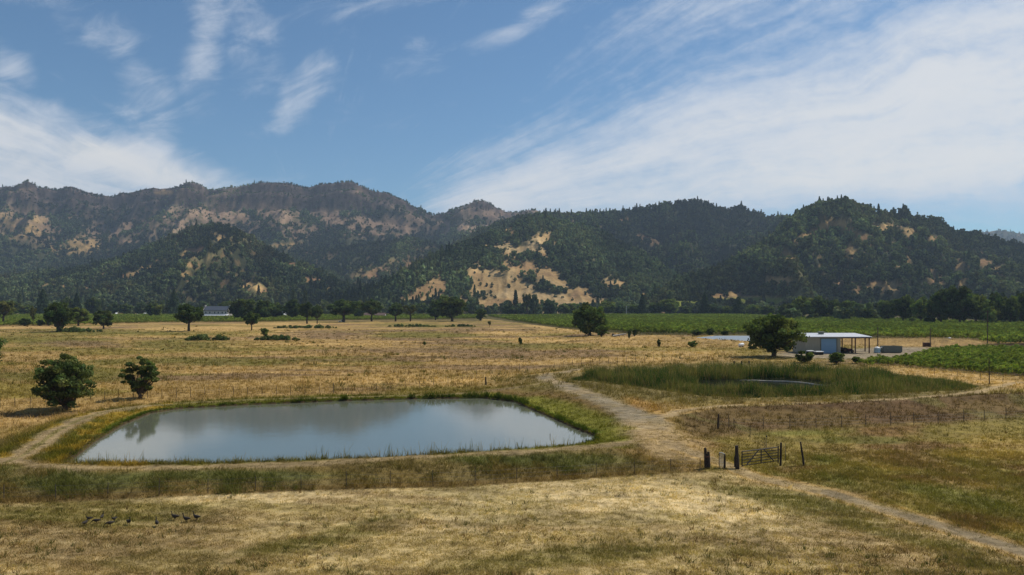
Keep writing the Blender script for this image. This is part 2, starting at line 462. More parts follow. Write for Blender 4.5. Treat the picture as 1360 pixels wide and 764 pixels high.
def height(x, y):
    x = np.asarray(x, float); y = np.asarray(y, float)
    s = x / np.maximum(y, 1.0)
    wR = sm(0.02, 0.13, s) * sm(100, 150, y)
    base = sm(88, 118, y) * (1.0 + wR * 1.0)
    base = base + (fbm(x / 9, y / 9, 3, 3) - 0.5) * 0.14 + (fbm(x / 40, y / 40, 9, 2) - 0.5) * 0.3 * sm(110, 200, y)
    d1 = poly_sdf(x, y, POND); d2 = poly_sdf(x, y, REED)
    z = base
    def ridge(z, d, hz, half, slope):
        h = hz - np.maximum(0, d - half) * slope
        return np.maximum(z, h)
    z = ridge(z, *line_dist(x, y, ROAD_FRONT), 1.5, 0.33)
    z = ridge(z, *line_dist(x, y, ROAD_LEFT), 1.5, 0.25)
    z = ridge(z, *line_dist(x, y, ROAD_MID), 2.4, 0.17)
    z = ridge(z, *line_dist(x, y, ROAD_BACK), 1.0, 0.10)
    dC, hC = line_dist(x, y, CREST)
    z = ridge(z, dC, hC + 0.15, 0.5, 0.33)
    dP = poly_sdf(x, y, PLATEAU)
    z = np.maximum(z, np.where(dP < 0, 2.05, 2.05 - dP * 0.15))
    z = z + (fbm(x / 2.2, y / 2.2, 21, 3) - 0.5) * 0.16 * sm(0.5, 3, z) * sm(0.3, 2.0, np.abs(d1))
    # shores
    bank1 = np.minimum(W1 + 0.22 + np.maximum(d1, 0) * 0.30, z + 0 * d1)
    z = np.where(d1 > 0, np.maximum(np.minimum(z, W1 + 0.25 + d1 * 0.42), np.minimum(1.15, 1.15 - (d1 - 1.6) * 0.3)), W1 - 0.08 + np.maximum(d1 * 0.3, -1.0))
    zin = W2 + 0.12 - np.maximum(0, -d2 - 1.0) * 0.06
    z = np.where(d2 < 0, np.minimum(z, np.maximum(zin, W2 - 0.05)), z)
    dm = poly_sdf(x, y, MARSH)
    z = np.where(dm < 0, np.minimum(z, W2 - 0.1 + np.maximum(dm * 0.15, -0.5)), z)
    # low bank round the far pond and the dirt mound behind the shed
    d3 = poly_sdf(x, y, FARPOND)
    z = np.where(d3 < 0, np.minimum(z, 2.45), np.maximum(z, np.minimum(2.75, 2.75 - (d3 - 3) * 0.2)))
    ml = pl((1100, 452, 3.0), (1180, 450.5, 3.5), (1235, 449.3, 3.9), (1275, 449.5, 3.9), (1306, 455, 2.4))
    z = ridge(z, *line_dist(x, y, ml), 1.5, 0.24)
    m2 = pl((780, 447, 1.9), (835, 446, 2.4), (870, 445, 2.8), (930, 451, 2.9), (985, 454, 2.8))
    z = ridge(z, *line_dist(x, y, m2), 2.0, 0.2)
    return z

def gz(x, y): return float(height(np.array([x], float), np.array([y], float))[0])
def spot(u, v):
    """where the ground is that the photograph shows at (u, v)"""
    z = 1.0
    for _ in range(9):
        p = wpt(u, v, z); z = 0.5 * z + 0.5 * gz(p[0], p[1])
    p = wpt(u, v, z); return np.array([p[0], p[1], gz(p[0], p[1])])

# ------------------------------------------------------------------ colours of the ground
FOOT_U = [-400, -100, 0, 200, 400, 600, 800, 900, 960]
FOOT_V = [684, 674, 668, 660, 651, 646, 634, 628, 626]
C_ = {k: srgb(*v) for k, v in dict(
    straw=(198, 174, 126), straw2=(168, 146, 98), brown=(131, 108, 71), olive=(106, 98, 44), green=(86, 90, 34), dgreen=(58, 66, 24),
    bank=(116, 100, 60), bankgreen=(108, 99, 54), road=(152, 130, 94), gravel=(134, 121, 97), orange=(160, 118, 62), gold=(152, 124, 75), gold2=(178, 145, 90),
    purple=(118, 95, 68), ygreen=(118, 105, 46), mud=(70, 58, 38), vinesoil=(92, 84, 48), yard=(140, 126, 102), lush=(96, 106, 28), ochre=(150, 120, 44)).items()}

def paint(x, y, z, roads=True):
    """albedo, grass height and grass density over the ground"""
    Y = np.maximum(y, 1.0)
    u = 680 + F * x / Y; v = HZ + F * (CAMZ - np.minimum(z, 6)) / Y
    n1 = fbm(x / 12, y / 7, 41, 4); n2 = fbm(x / 30, y / 16, 43, 4); n3 = fbm(x / 3.0, y / 2.2, 45, 4)
    nf = fbm(x / 60, y / 24, 47, 5, 0.55)
    wob = (n1 - 0.5) * 1.6 + (n3 - 0.5) * 0.6
    col = np.zeros(x.shape + (3,)); hgt = np.full(x.shape, 0.25); den = np.ones(x.shape)
    def lay(m, c, h=None, k=None):
        nonlocal col, hgt, den
        m = np.clip(m, 0, 1)
        col = col * (1 - m[..., None]) + c * m[..., None]
        if h is not None: hgt = hgt * (1 - m) + h * m
        if k is not None: den = den * (1 - m) + k * m
    def ell(cu, cv, ru, rv, a=0, soft=0.5, w=0.9):
        ca, sa = math.cos(R(a)), math.sin(R(a))
        p = ((u - cu) * ca + (v - cv) * sa) / ru; q = ((v - cv) * ca - (u - cu) * sa) / rv
        return sm(1 + soft, 1 - soft, np.sqrt(p * p + q * q) + wob * w)
    # ---- back fields
    lay(np.ones(x.shape), C_['gold'], 0.40, 0.8)
    lay(sm(0.48, 0.62, nf) * 0.8, C_['purple'])
    lay(sm(0.50, 0.62, fbm(x / 45, y / 20, 53, 4)) * 0.75, C_['ygreen'])
    lay(sm(0.58, 0.70, fbm(x / 38, y / 12, 57, 4)) * 0.7, C_['gold2'])
    for e in [(60, 452, 90, 8), (150, 441, 140, 4), (230, 457, 70, 6), (560, 446, 70, 3.5), (700, 459, 90, 3), (250, 480, 150, 5), (60, 500, 90, 5), (560, 432, 60, 2.5), (135, 495, 40, 12)]:
        lay(ell(*e) * 0.8, C_['olive'])
    for e in [(430, 444, 50, 5), (110, 457, 50, 4), (560, 465, 130, 4), (640, 440, 60, 3), (760, 470, 160, 4)]:
        lay(ell(*e) * 0.75, C_['purple'])
    for e in [(265, 437, 90, 3), (720, 453, 40, 3), (735, 436, 35, 2.2, 6), (430, 457, 100, 1.6), (390, 430, 50, 1.6), (640, 503, 40, 5, -8), (660, 442, 35, 2), (900, 470, 70, 5), (520, 505, 120, 5), (30, 435, 40, 1.5)]:
        lay(ell(*e) * 0.85, C_['gold2'])
    lay(ell(780, 488, 60, 4) * 0.7, C_['bank'])
    # vineyard floors
    far_v = (sm(425, 418, v - 0.055 * (u - 650) * (u < 900)) * 0)
    lay(ell(650, 426, 900, 5.0, 0, 0.15, 0.2) * (v < 434) * sm(429, 424, v) * (u < 640), C_['vinesoil'], 0.3)
    rv = np.interp(u, [600, 650, 760, 850, 1000, 1100, 1300, 1500], [422, 424, 438, 445, 446, 449, 452, 456])
    lay((v < rv) * sm(610, 650, u), C_['vinesoil'] * 0.9, 0.3, 0.5)
    lay((v > 456) * (v < np.interp(u, [1130, 1180, 1250, 1360, 1500], [484, 484, 492, 500, 506])) * (u > np.interp(v, [455, 470, 484], [1230, 1200, 1140])), C_['mud'], 0.2, 0.3)
    # farm yard
    lay(ell(1120, 471, 90, 6, 0, 0.3, 0.3), C_['yard'], 0.1, 0.1)
    lay(ell(1200, 466, 50, 6, 0, 0.3, 0.3), C_['yard'], 0.1, 0.1)
    lay(ell(1210, 455, 110, 6.5, 0, 0.3, 0.3), srgb(148, 120, 74), 0.2, 0.5)
    lay(ell(1190, 466.5, 70, 4.5, 0, 0.3, 0.2), C_['yard'] * 0.85, 0.1, 0.1)
    # reed pond surroundings
    lay(ell(1010, 508, 330, 27, 0, 0.2, 0.2), C_['bank'] * 0.9 + C_['green'] * 0.1, 0.5)
    lay(ell(1300, 504, 160, 7, 6, 0.5, 0.3) * (u > 1150), C_['gold2'], 0.3)
    # right field and the levee face
    rf = sm(0, 1, (u - 885) / 30) * (v > np.interp(u, [880, 960, 1100, 1290, 1360, 1500], [556, 541, 536, 525, 522, 518]))
    lay(rf, srgb(128, 112, 58), 0.22, 1.0)
    toe = np.interp(u, [900, 960, 1000, 1100, 1250, 1360, 1500], [585, 582, 576, 570, 564, 557, 552])
    face = rf * sm(toe + 4, toe - 6, v + wob * 4)
    lay(face, srgb(108, 88, 54), 0.30, 1.0)
    lay(face * sm(10, 3, v - np.interp(u, [880, 960, 1100, 1290, 1360, 1500], [556, 541, 537, 527, 524, 518])) * sm(940, 1010, u) * 0.55, srgb(84, 64, 42))
    lay(face * sm(0.46, 0.64, n1) * 0.75, srgb(94, 72, 48))
    lay(face * sm(0.55, 0.7, fbm(x / 5, y / 5, 61, 3)) * 0.6, srgb(104, 96, 52))
    fld = rf * (1 - sm(toe + 2, toe - 4, v))
    lay(fld * sm(0.46, 0.62, n2) * 0.7, srgb(116, 106, 54))
    lay(fld * sm(0.5, 0.66, fbm(x / 14, y / 8, 67, 4)), srgb(122, 96, 58))
    for e in [(1150, 602, 90, 14, 6), (1230, 618, 80, 8, 10), (950, 560, 50, 12, 25)]: lay(fld * ell(*e) * 0.6, srgb(126, 100, 62))
    for e in [(1330, 590, 70, 14, 4), (1180, 622, 45, 3, 10), (1300, 645, 50, 4, 8), (1300, 605, 70, 4, 3), (1350, 703, 30, 4, 10)]: lay(fld * ell(*e) * 0.55, srgb(166, 138, 76))
    for e in [(1098, 611, 22, 8), (1150, 585, 80, 5), (1250, 655, 90, 9, 12), (1060, 575, 60, 4), (1120, 640, 40, 6, 12)]: lay(fld * ell(*e) * 0.6, srgb(106, 106, 50), 0.28)
    # front field
    foot = np.interp(u, FOOT_U, FOOT_V)
    dT, _ = line_dist(x, y, TRACK)
    trv = np.interp(u, [900, 958, 1040, 1180, 1360, 1600], [600, 624, 642, 677, 734, 825])
    ff = sm(-1.5, 1.5, v + wob * 3 - foot) * (u < 960) + (v > trv) * (u >= 960)
    lay(ff, C_['straw2'], 0.10, 1.0)
    lay(ff * sm(0.46, 0.66, n2) * 0.65, C_['brown'])
    for e in [(760, 665, 260, 24), (620, 690, 170, 16), (930, 680, 150, 30), (1010, 705, 90, 22, 14), (430, 662, 180, 8), (1080, 745, 120, 12, 8)]: lay(ff * ell(*e) * 0.85, C_['straw'], 0.12)
    for e in [(470, 705, 90, 14, -14), (380, 725, 60, 8, -8), (110, 682, 130, 13, -2), (160, 695, 60, 9), (40, 690, 40, 8), (800, 738, 160, 12, -4), (1000, 738, 80, 10)]: lay(ff * ell(*e) * 0.7, C_['olive'], 0.16)
    for e in [(1050, 660, 90, 11, 12), (1160, 705, 130, 16, 17), (1280, 740, 120, 20, 16), (990, 652, 70, 8, 10)]: lay(ff * ell(*e) * 0.75, srgb(110, 102, 54), 0.22)
    lay(ff * sm(0.55, 0.72, fbm(x / 7, y / 3, 71, 4)) * 0.55, C_['brown'])
    lay(ff * sm(0.62, 0.74, fbm(x / 10, y / 4, 73, 4)) * 0.35, C_['olive'])
    sw = np.sin((y * 0.985 + x * 0.17) * 2 * math.pi / 2.3 + (n1 - 0.5) * 5)
    lay(ff * sm(0.2, 1.0, sw) * 0.22, C_['straw'])
    lay(ff * sm(-0.3, -1.0, sw) * 0.2, C_['brown'])
    # dam face between the road and the front field
    dF, _ = line_dist(x, y, ROAD_FRONT)
    fvm = np.interp(u, [-200, 0, 60, 140, 250, 400, 550, 700, 800, 868, 930], [598, 611, 619, 622, 621, 616, 608, 600, 593, 596, 615])
    bf = (1 - ff) * (v > fvm) * (u < 935)
    lay(bf, C_['bank'], 0.26, 1.0)
    lay(bf * sm(0.47, 0.60, n1), C_['bankgreen'], 0.30)
    lay(bf * sm(0.5, 0.62, fbm(x / 4, y / 3, 77, 3)) * 0.8, srgb(112, 94, 52))
    lay(bf * sm(foot - 8, foot - 2, v) * 0.6, srgb(128, 102, 60), 0.4)
    for e in [(740, 612, 80, 9), (640, 610, 50, 7, 2), (90, 640, 90, 9), (300, 632, 120, 6)]: lay(bf * ell(*e) * 0.7, srgb(92, 96, 50), 0.30)
    lay(bf * ell(890, 612, 60, 9, 14) * 0.7, srgb(150, 122, 76), 0.25)
    # pond banks
    d1 = poly_sdf(x, y, POND)
    pbk = sm(11, 6, d1 + wob * 2) * (d1 > 0) * (v < fvm + 2) * (u < 880)
    lay(pbk * ((u < 230) | (v > 524)), srgb(98, 92, 34), 0.38, 1.2)
    rb = pbk * (u > 640)
    lay(rb * sm(3.0, 6.5, d1 + wob * 1.5), srgb(112, 90, 52), 0.22)
    lay(rb * sm(6.0, 2.8, d1 + wob * 1.6), srgb(110, 106, 40), 0.22)
    lb = pbk * (u < 230)
    lay(lb * sm(0.45, 0.6, n3) * 0.7, C_['ochre'], 0.35)
    lay(pbk * sm(1.5, 0.6, d1) * (v < 575), C_['lush'] * 0.8, 0.28, 1.5)
    lay(sm(0.55, 0.2, d1) * (d1 > -3), C_['mud'], 0.3, 0.6)
    # roads
    if roads:
        rn = (n3 - 0.5) * 1.5
        def road(P, half, c, rut=True, s=1.0, centre=None):
            d, _ = line_dist(x, y, P)
            m = sm(half + 0.55, half - 0.45, d + rn * 0.9) * s
            lay(m * 0.92, c, 0.04, 0.12)
            if centre is not None: lay(sm(0.45, 0.1, d + rn * 0.5) * 0.75 * s, centre, 0.15, 0.6)
        road(ROAD_BACK, 0.55, C_['road'] * 0.8, s=0.7)
        road(ROAD_FRONT, 1.0, C_['road'] * 0.82, s=0.95)
        road(ROAD_LEFT, 1.25, C_['road'] * 0.85, centre=srgb(118, 108, 62))
        road(ROAD_LEVEE, 0.85, C_['road'] * 1.12, s=1.0)
        dm_, _ = line_dist(x, y, ROAD_MID)
        wid = np.interp(y, [70, 82, 100, 120, 140], [1.6, 2.0, 1.5, 1.3, 0.8])
        mm = sm(wid + 1.3, wid - 0.6, dm_ + rn * 1.6)
        lay(mm * 0.95, C_['gravel'], 0.05, 0.1)
        lay(mm * sm(0.50, 0.66, n1) * 0.6, C_['road'])
        lay(mm * sm(0.50, 0.62, fbm(x / 1.6, y / 1.6, 97, 3)) * 0.45, srgb(126, 108, 70), 0.1, 0.4)
        lay(ell(905, 596, 55, 18, 20) * 0.75, srgb(168, 140, 94), 0.12, 0.6)
        lay(ell(858, 540, 22, 5, 20) * 0.5, C_['orange'])
        wt = sm(1.75, 0.7, dT + rn * 1.3) * (y < 78)
        lay(wt * 0.85, C_['road'] * 0.95, 0.06, 0.3)
        lay(sm(1.0, 0.2, dT + rn * 0.9) * (u > 1090) * 0.6, C_['gravel'] * 0.8, 0.05, 0.25)
        lay(sm(0.5, 0.1, np.abs(dT - 1.3) + rn * 0.5) * (y < 72) * 0.6, C_['gold2'], 0.15)
    speck = vnoise(x * 1.9, y * 1.5, 91) * 0.6 + vnoise(x * 4.1, y * 3.1, 93) * 0.4
    var = (1 + (n3 - 0.5) * 0.6) * (1 - 0.26 * sm(0.58, 0.80, speck) + 0.16 * sm(0.42, 0.22, speck))
    return col * var[..., None], hgt, den

# ------------------------------------------------------------------ ground sheet
def grid_faces(nr, nc):
    i = np.arange(nr - 1)[:, None] * nc + np.arange(nc - 1)[None, :]
    return np.stack([i, i + 1, i + 1 + nc, i + nc], -1).reshape(-1, 4)

def build_ground():
    s = np.concatenate([np.linspace(-2.4, -0.80, 40)[:-1], np.linspace(-0.80, 0.80, 1000), np.linspace(0.80, 2.4, 40)[1:]])
    v = np.concatenate([np.array([2200, 1600, 1200, 1000, 900, 840]), np.linspace(800, 440, 430)[:-1], np.linspace(440, 412, 70), np.array([411, 410, 409, 408, 407.5, 407, 406.5])])
    Y = CAMZ * F / (v - HZ)
    X = s[None, :] * Y[:, None]; YY = np.broadcast_to(Y[:, None], X.shape)
    Z = height(X, YY)
    c, h, d = paint(X, YY, Z)
    V = np.stack([X, YY, Z], -1).reshape(-1, 3)
    o = mesh_obj('ground', V, grid_faces(*X.shape), M['ground'], smooth=True, col=c.reshape(-1, 3))
    tag(o, kind='structure')
build_ground()

def water(name, poly, z, mat, grow=1.5):
    P = np.asarray(poly); c = P.mean(0)
    V = [(p[0] + (p[0] - c[0]) / np.linalg.norm(p - c) * grow, p[1] + (p[1] - c[1]) / np.linalg.norm(p - c) * grow, z) for p in P]
    o = mesh_obj(name, V, [tuple(range(len(V)))], mat); tag(o, kind='structure')
water('pond_water', POND, W1, M['water'], 0.6)
water('marsh_water', MARSH, W2, M['reedwater'], 1.5)
water('reservoir_water', FARPOND, 2.6, M['farwater'], 0.5)

# ------------------------------------------------------------------ foliage generators
def leaf_cards(cen, nrm, size, aspect=1.0):
    """one small four-cornered leaf clump per centre"""
    n = len(cen)
    t = rng.normal(size=(n, 3)); t -= nrm * (t * nrm).sum(1)[:, None]; t /= np.linalg.norm(t, axis=1)[:, None] + 1e-9
    b = np.cross(nrm, t)
    s = size[:, None] if np.ndim(size) else size
    k = rng.uniform(0.7, 1.3, (n, 4, 1))
    c = np.stack([cen - t * s * k[:, 0], cen - b * s * aspect * k[:, 1] + nrm * s * 0.25, cen + t * s * k[:, 2], cen + b * s * aspect * k[:, 3] - nrm * s * 0.2], 1)
    return c.reshape(-1, 3), np.arange(n * 4).reshape(-1, 4)

def clump_crown(centres, radii, n_leaf, leaf, squash=0.8, base_col=(0.05, 0.07, 0.02), var=0.5, shell=0.40):
    k = len(centres); w = radii ** 2; w = w / w.sum()
    idx = rng.choice(k, n_leaf, p=w)
    d = rng.normal(size=(n_leaf, 3)); d /= np.linalg.norm(d, axis=1)[:, None]
    r = radii[idx] * (shell + (1 - shell) * rng.random(n_leaf) ** 0.6) * (0.8 + 0.25 * np.abs(rng.normal(size=n_leaf)) + 0.2 * rng.random(k)[idx])
    p = centres[idx] + d * r[:, None] * np.array([1, 1, squash])
    nr = d + rng.normal(size=d.shape) * 0.55; nr /= np.linalg.norm(nr, axis=1)[:, None]
    V, Fc = leaf_cards(p, nr, leaf * rng.uniform(0.6, 1.4, n_leaf))
    ct = 1 + (rng.random(k) - 0.5) * 2 * var
    hue = rng.random(k)
    c = np.array(base_col)[None, :] * (ct[idx] * rng.uniform(0.75, 1.3, n_leaf))[:, None]
    c = c * (1 + (hue[idx][:, None] - 0.5) * np.array([0.5, 0.15, 0.1]))
    return V, Fc, np.repeat(c, 4, 0)

def oak_parts(h, w, seed, n_leaf, leaf, trunk_h=0.22, n_clump=34, base=0.30, col=(0.05, 0.07, 0.02), lean=0.0, rmul=1.0, squash=0.8):
    global rng
    keep = rng; rng = np.random.default_rng(seed); random.seed(seed)
    cz = h * (base + 1) / 2; rz = h * (1 - base) / 2; rx = w / 2
    cs = []; rs = []
    while len(cs) < n_clump:
        p = rng.uniform(-1, 1, 3); q = np.linalg.norm(p)
        if q > 0.80 or q < 0.22: continue
        if p[2] < -0.5 and np.hypot(p[0], p[1]) > 0.7: continue
        wob = 0.82 + 0.36 * rng.random()
        c = np.array([p[0] * rx * wob + lean * h * (p[2] + 1) * 0.2, p[1] * rx * wob, cz + p[2] * rz * wob])
        cs.append(c); rs.append(rmul * rng.uniform(0.15, 0.33) * min(rx, rz * 1.2) * (1 - 0.25 * q))
    cs = np.array(cs); rs = np.array(rs)
    V, Fc, Cc = clump_crown(cs, rs, n_leaf, leaf, squash, col)
    mb = MB(); th = h * trunk_h; r0 = 0.026 * h + 0.03 * w * 0.4
    fork = np.array([lean * h * 0.1, 0, th])
    mb.tube([(0, 0, -0.25), (0.02 * h, 0.0, th * 0.5), tuple(fork)], [r0 * 1.35, r0, r0 * 0.85], 8, True, 0.2)
    order = rng.permutation(len(cs))[:max(9, n_clump // 2)]
    for i in order:
        t = cs[i]; mid = fork * 0.45 + t * 0.55 + np.array([0, 0, -0.05 * h]) + rng.normal(size=3) * 0.03 * h
        mb.tube([tuple(fork + rng.normal(size=3) * 0.3 * r0), tuple(mid), tuple(t)], [r0 * 0.5, r0 * 0.3, r0 * 0.10], 5, False)
    rng = keep
    return (V, Fc, Cc), mb

def conifer_parts(h, w, seed, n_leaf, leaf, col=(0.065, 0.088, 0.040), ragged=0.25):
    global rng
    keep = rng; rng = np.random.default_rng(seed); random.seed(seed)
    t = rng.random(n_leaf) ** 0.75
    tier = np.floor(t * 13) / 13; tf = (t - tier) * 13
    a = rng.random(n_leaf) * 2 * math.pi
    lob = 1 + ragged * np.sin(a * 3 + tier * 40) + ragged * 0.7 * np.sin(a * 5 + tier * 91)
    rad = w / 2 * (1 - t) ** 0.8 * lob * (1.15 - 0.5 * tf) * (0.35 + 0.65 * rng.random(n_leaf) ** 0.5) + 0.02 * w
    z = h * (0.08 + 0.92 * t)
    p = np.stack([np.cos(a) * rad, np.sin(a) * rad, z], 1)
    nr = np.stack([np.cos(a) * 0.7, np.sin(a) * 0.7, 0.6 + 0 * a], 1) + rng.normal(size=(n_leaf, 3)) * 0.5
    nr /= np.linalg.norm(nr, axis=1)[:, None]
    V, Fc = leaf_cards(p, nr, leaf * rng.uniform(0.6, 1.4, n_leaf))
    c = np.array(col)[None, :] * rng.uniform(0.65, 1.35, n_leaf)[:, None]
    mb = MB(); mb.tube([(0, 0, -0.2), (0, 0, h * 0.5), (0, 0, h * 0.97)], [0.022 * h, 0.014 * h, 0.003 * h], 7)
    rng = keep
    return (V, Fc, np.repeat(c, 4, 0)), mb

def plant(name, label, cat, parts, loc, rz=0, scale=(1, 1, 1), group=None, trunk='trunk', crown='crown'):
    (V, Fc, Cc), mb = parts
    t = thing(name, label, cat, loc, rz, group); t.scale = scale
    mb.build(trunk, M['bark'], t, True)
    mesh_obj(crown, V, Fc, M['leaf'], t, col=Cc)
    return t

# ------------------------------------------------------------------ scattering by geometry nodes (stuff)
def scatter(name, pts, scl, rot, tint, hue, pid, protos, mat):
    me = bpy.data.meshes.new(name)
    n = len(pts); me.vertices.add(n); me.vertices.foreach_set('co', np.asarray(pts, np.float32).ravel())
    for k, a in (('scl', scl), ('scz', scl * rng.uniform(0.85, 1.25, n)), ('rot', rot), ('tint', tint), ('hue', hue)):
        at = me.attributes.new(k, 'FLOAT', 'POINT'); at.data.foreach_set('value', np.asarray(a, np.float32))
    at = me.attributes.new('pid', 'INT', 'POINT'); at.data.foreach_set('value', np.asarray(pid, np.int32))
    me.materials.append(mat); me.update()
    o = bpy.data.objects.new(name, me); COL.objects.link(o)
    g = bpy.data.node_groups.new(name + '_scatter', 'GeometryNodeTree')
    g.interface.new_socket('Geometry', in_out='INPUT', socket_type='NodeSocketGeometry')
    g.interface.new_socket('Geometry', in_out='OUTPUT', socket_type='NodeSocketGeometry')
    N, L = g.nodes, g.links
    gi = N.new('NodeGroupInput'); go = N.new('NodeGroupOutput'); jn = N.new('GeometryNodeJoinGeometry')
    def attr(nm, ty):
        a = N.new('GeometryNodeInputNamedAttribute'); a.data_type = ty; a.inputs[0].default_value = nm
        return [s for s in a.outputs if s.enabled and s.name == 'Attribute'][0]
    sc = N.new('ShaderNodeCombineXYZ'); a1 = attr('scl', 'FLOAT'); a2 = attr('scz', 'FLOAT')
    L.new(a1, sc.inputs[0]); L.new(a1, sc.inputs[1]); L.new(a2, sc.inputs[2])
    rt = N.new('ShaderNodeCombineXYZ'); L.new(attr('rot', 'FLOAT'), rt.inputs[2])
    pa = attr('pid', 'INT')
    for k, p in enumerate(protos):
        cmp_ = N.new('FunctionNodeCompare'); cmp_.data_type = 'INT'; cmp_.operation = 'EQUAL'
        ins = [s for s in cmp_.inputs if s.enabled]; L.new(pa, ins[0]); ins[1].default_value = k
        oi = N.new('GeometryNodeObjectInfo'); oi.inputs['Object'].default_value = p; oi.inputs['As Instance'].default_value = False
        ip = N.new('GeometryNodeInstanceOnPoints')
        L.new(gi.outputs[0], ip.inputs['Points']); L.new(cmp_.outputs[0], ip.inputs['Selection'])
        L.new(oi.outputs['Geometry'], ip.inputs['Instance']); L.new(sc.outputs[0], ip.inputs['Scale'])
        e2r = N.new('FunctionNodeEulerToRotation'); L.new(rt.outputs[0], e2r.inputs[0]); L.new(e2r.outputs[0], ip.inputs['Rotation'])
        L.new(ip.outputs[0], jn.inputs[0])
    L.new(jn.outputs[0], go.inputs[0])
    md = o.modifiers.new('scatter', 'NODES'); md.node_group = g
    tag(o, kind='stuff')
    return o

def proto(name, V, Fc, Cc, mat):
    o = mesh_obj(name, V, Fc, mat, col=Cc); COL.objects.unlink(o); return o

# unit-size crowns for the woods on the hills (height about 1, width about 1)
WOODS = []
for sd in range(5):
    (V, Fc, Cc), _ = oak_parts(1.0, 1.05, 100 + sd, 420, 0.090, n_clump=20, base=0.02, col=(0.108, 0.132, 0.060))
    WOODS.append(proto('wood_crown', V, Fc, Cc, M['forest']))
for sd in range(2):
    (V, Fc, Cc), _ = conifer_parts(1.5, 0.58, 200 + sd, 420, 0.07)
    WOODS.append(proto('wood_conifer', V, Fc, Cc, M['forest']))

# ------------------------------------------------------------------ hills
def hill(name, sky, ridge, toe, masks, u0, u1, nc, nr, p=1.1, amp=0.16, nsx=260, nsy=700, cliff=None, cols=None, trees=None, seed=0, back=0.35, cut=True):
    u = np.linspace(u0, u1, nc); t = np.concatenate([np.linspace(0, 1, nr), 1 + np.linspace(0.03, back, 8)])
    su, svv = zip(*sky); ru, rv_ = zip(*ridge); tu, tv = zip(*toe)
    # the crest: the traced line plus fine unevenness
    skyv = np.interp(u, su, svv) + (fbm(u / 9, u * 0, seed + 5, 3) - 0.5) * 2.4
    Yr = np.interp(u, ru, rv_); Y0 = np.interp(u, tu, tv)
    T, UU = np.meshgrid(t, u, indexing='ij')
    Y = Y0[None] + (Yr - Y0)[None] * T; X = (UU - 680) / F * Y
    slope = (HZ - skyv) / F
    Zr = CAMZ + slope * Yr
    tt = np.minimum(T, 1)
    pr = tt ** (p + 0.30)
    if cliff is not None:
        a = cliff(UU)
        pc = np.interp(tt, [0, 0.45, 0.80, 0.835, 0.92, 0.945, 1], [0, 0.40, 0.70, 0.86, 0.90, 0.985, 1.0])
        pr = pr * (1 - a) + pc * a
    Z = 1.0 + (Zr[None] - 1.0) * pr
    env = np.sin(np.pi * np.clip(tt, 0, 1)) ** 0.7
    rn = ridged(X / nsx + 0.3 * fbm(X / 300, Y / 300, seed + 3, 2), Y / nsy, seed, 5, 0.5) - 0.62
    fn = fbm(X / 70, Y / 90, seed + 9, 5, 0.55) - 0.5
    Z = Z + Zr[None] * env * (amp * 4.6 * rn + amp * 1.3 * fn)
    lim = CAMZ + slope[None] * Y - (1 - tt) * 0.02 * Zr[None]
    if cut: Z = np.where(T < 1, np.minimum(Z, lim), Z)
    Z = np.where(T > 1, Zr[None] * (1 - (T - 1) * 1.3) + fn * Zr[None] * 0.1 * (T - 1), Z)
    Z = np.maximum(Z, -1.5)
    Vp = HZ - F * (Z - CAMZ) / Y                      # row of the photograph each spot falls on
    g, c, den = masks(UU, Vp, X, Y, tt)
    c = c * (0.85 + 0.5 * sm(0.1, 0.3, rn))[..., None] + np.array([0.05, 0.036, 0.016]) * (sm(0.10, 0.28, rn) * (1 - g))[..., None]  # ridges lightened to paint in relief shading, plus dry brown scrub
    Vv = np.stack([X, Y, Z], -1).reshape(-1, 3)
    o = mesh_obj(name, Vv, grid_faces(*X.shape), M['hill'], smooth=True, col=c.reshape(-1, 3)); tag(o, kind='structure')
    # trees
    n, smin, smax, con = trees
    k = n * 6
    fu = rng.random(k) * (nc - 1.001); ft = rng.random(k) ** 0.85 * (nr - 1.001)
    extra = rng.random(k) < 0.02
    ft = np.where(extra, nr - 1.001 - rng.random(k) * 1.5, ft)
    i, j = ft.astype(int), fu.astype(int); a, b = ft - i, fu - j
    def bl(A): return (A[i, j] * (1 - b) + A[i, j + 1] * b) * (1 - a) + (A[i + 1, j] * (1 - b) + A[i + 1, j + 1] * b) * a
    den = np.clip(den - 0.35 * sm(0.12, 0.30, rn) * (den > 0.5), 0.02, 1)
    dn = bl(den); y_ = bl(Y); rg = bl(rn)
    acc = rng.random(k) < dn * (y_ / Y.max()) ** 1.0
    P = np.stack([bl(X), bl(Y), bl(Z)], 1)[acc][:n]
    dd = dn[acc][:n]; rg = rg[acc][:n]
    vis = None
    m = len(P)
    sc = rng.uniform(smin, smax, m) * (0.75 + 0.35 * rng.random(m) ** 2)
    hu = 680 + F * P[:, 0] / P[:, 1]
    cn = rng.random(m) < con(hu, P, 0) * 0.6
    pid = np.where(cn, rng.integers(5, 7, m), rng.integers(0, 5, m))
    patch = fbm(P[:, 0] / 90, P[:, 1] / 120, seed + 70, 3)
    sc = sc * np.where(dd < 0.5, 0.42 + 0.35 * rng.random(m) ** 3, 1.0)
    tint = np.clip(0.45 + 1.1 * patch, 0.5, 1.6) * rng.uniform(0.65, 1.3, m)
    hue = np.clip((fbm(P[:, 0] / 140, P[:, 1] / 160, seed + 80, 3) - 0.48) * 2.2, 0, 0.7) * rng.random(m) + 0.08 * rng.random(m)
    tint = tint * (0.62 + 0.95 * sm(-0.18, 0.24, rg)); hue = np.clip(hue + 0.35 * sm(0.08, 0.26, rg) * rng.random(m), 0, 0.8)  # relief shade painted into tint: gullies darker, ridges lighter; ridge trees also drier brown
    P[:, 2] -= sc * 0.10
    f = scatter(name.replace('hill', 'hill_woodland') if 'hill' in name else name + '_woodland', P, sc, rng.random(m) * 6.28, tint, hue, pid, WOODS, M['forest'])
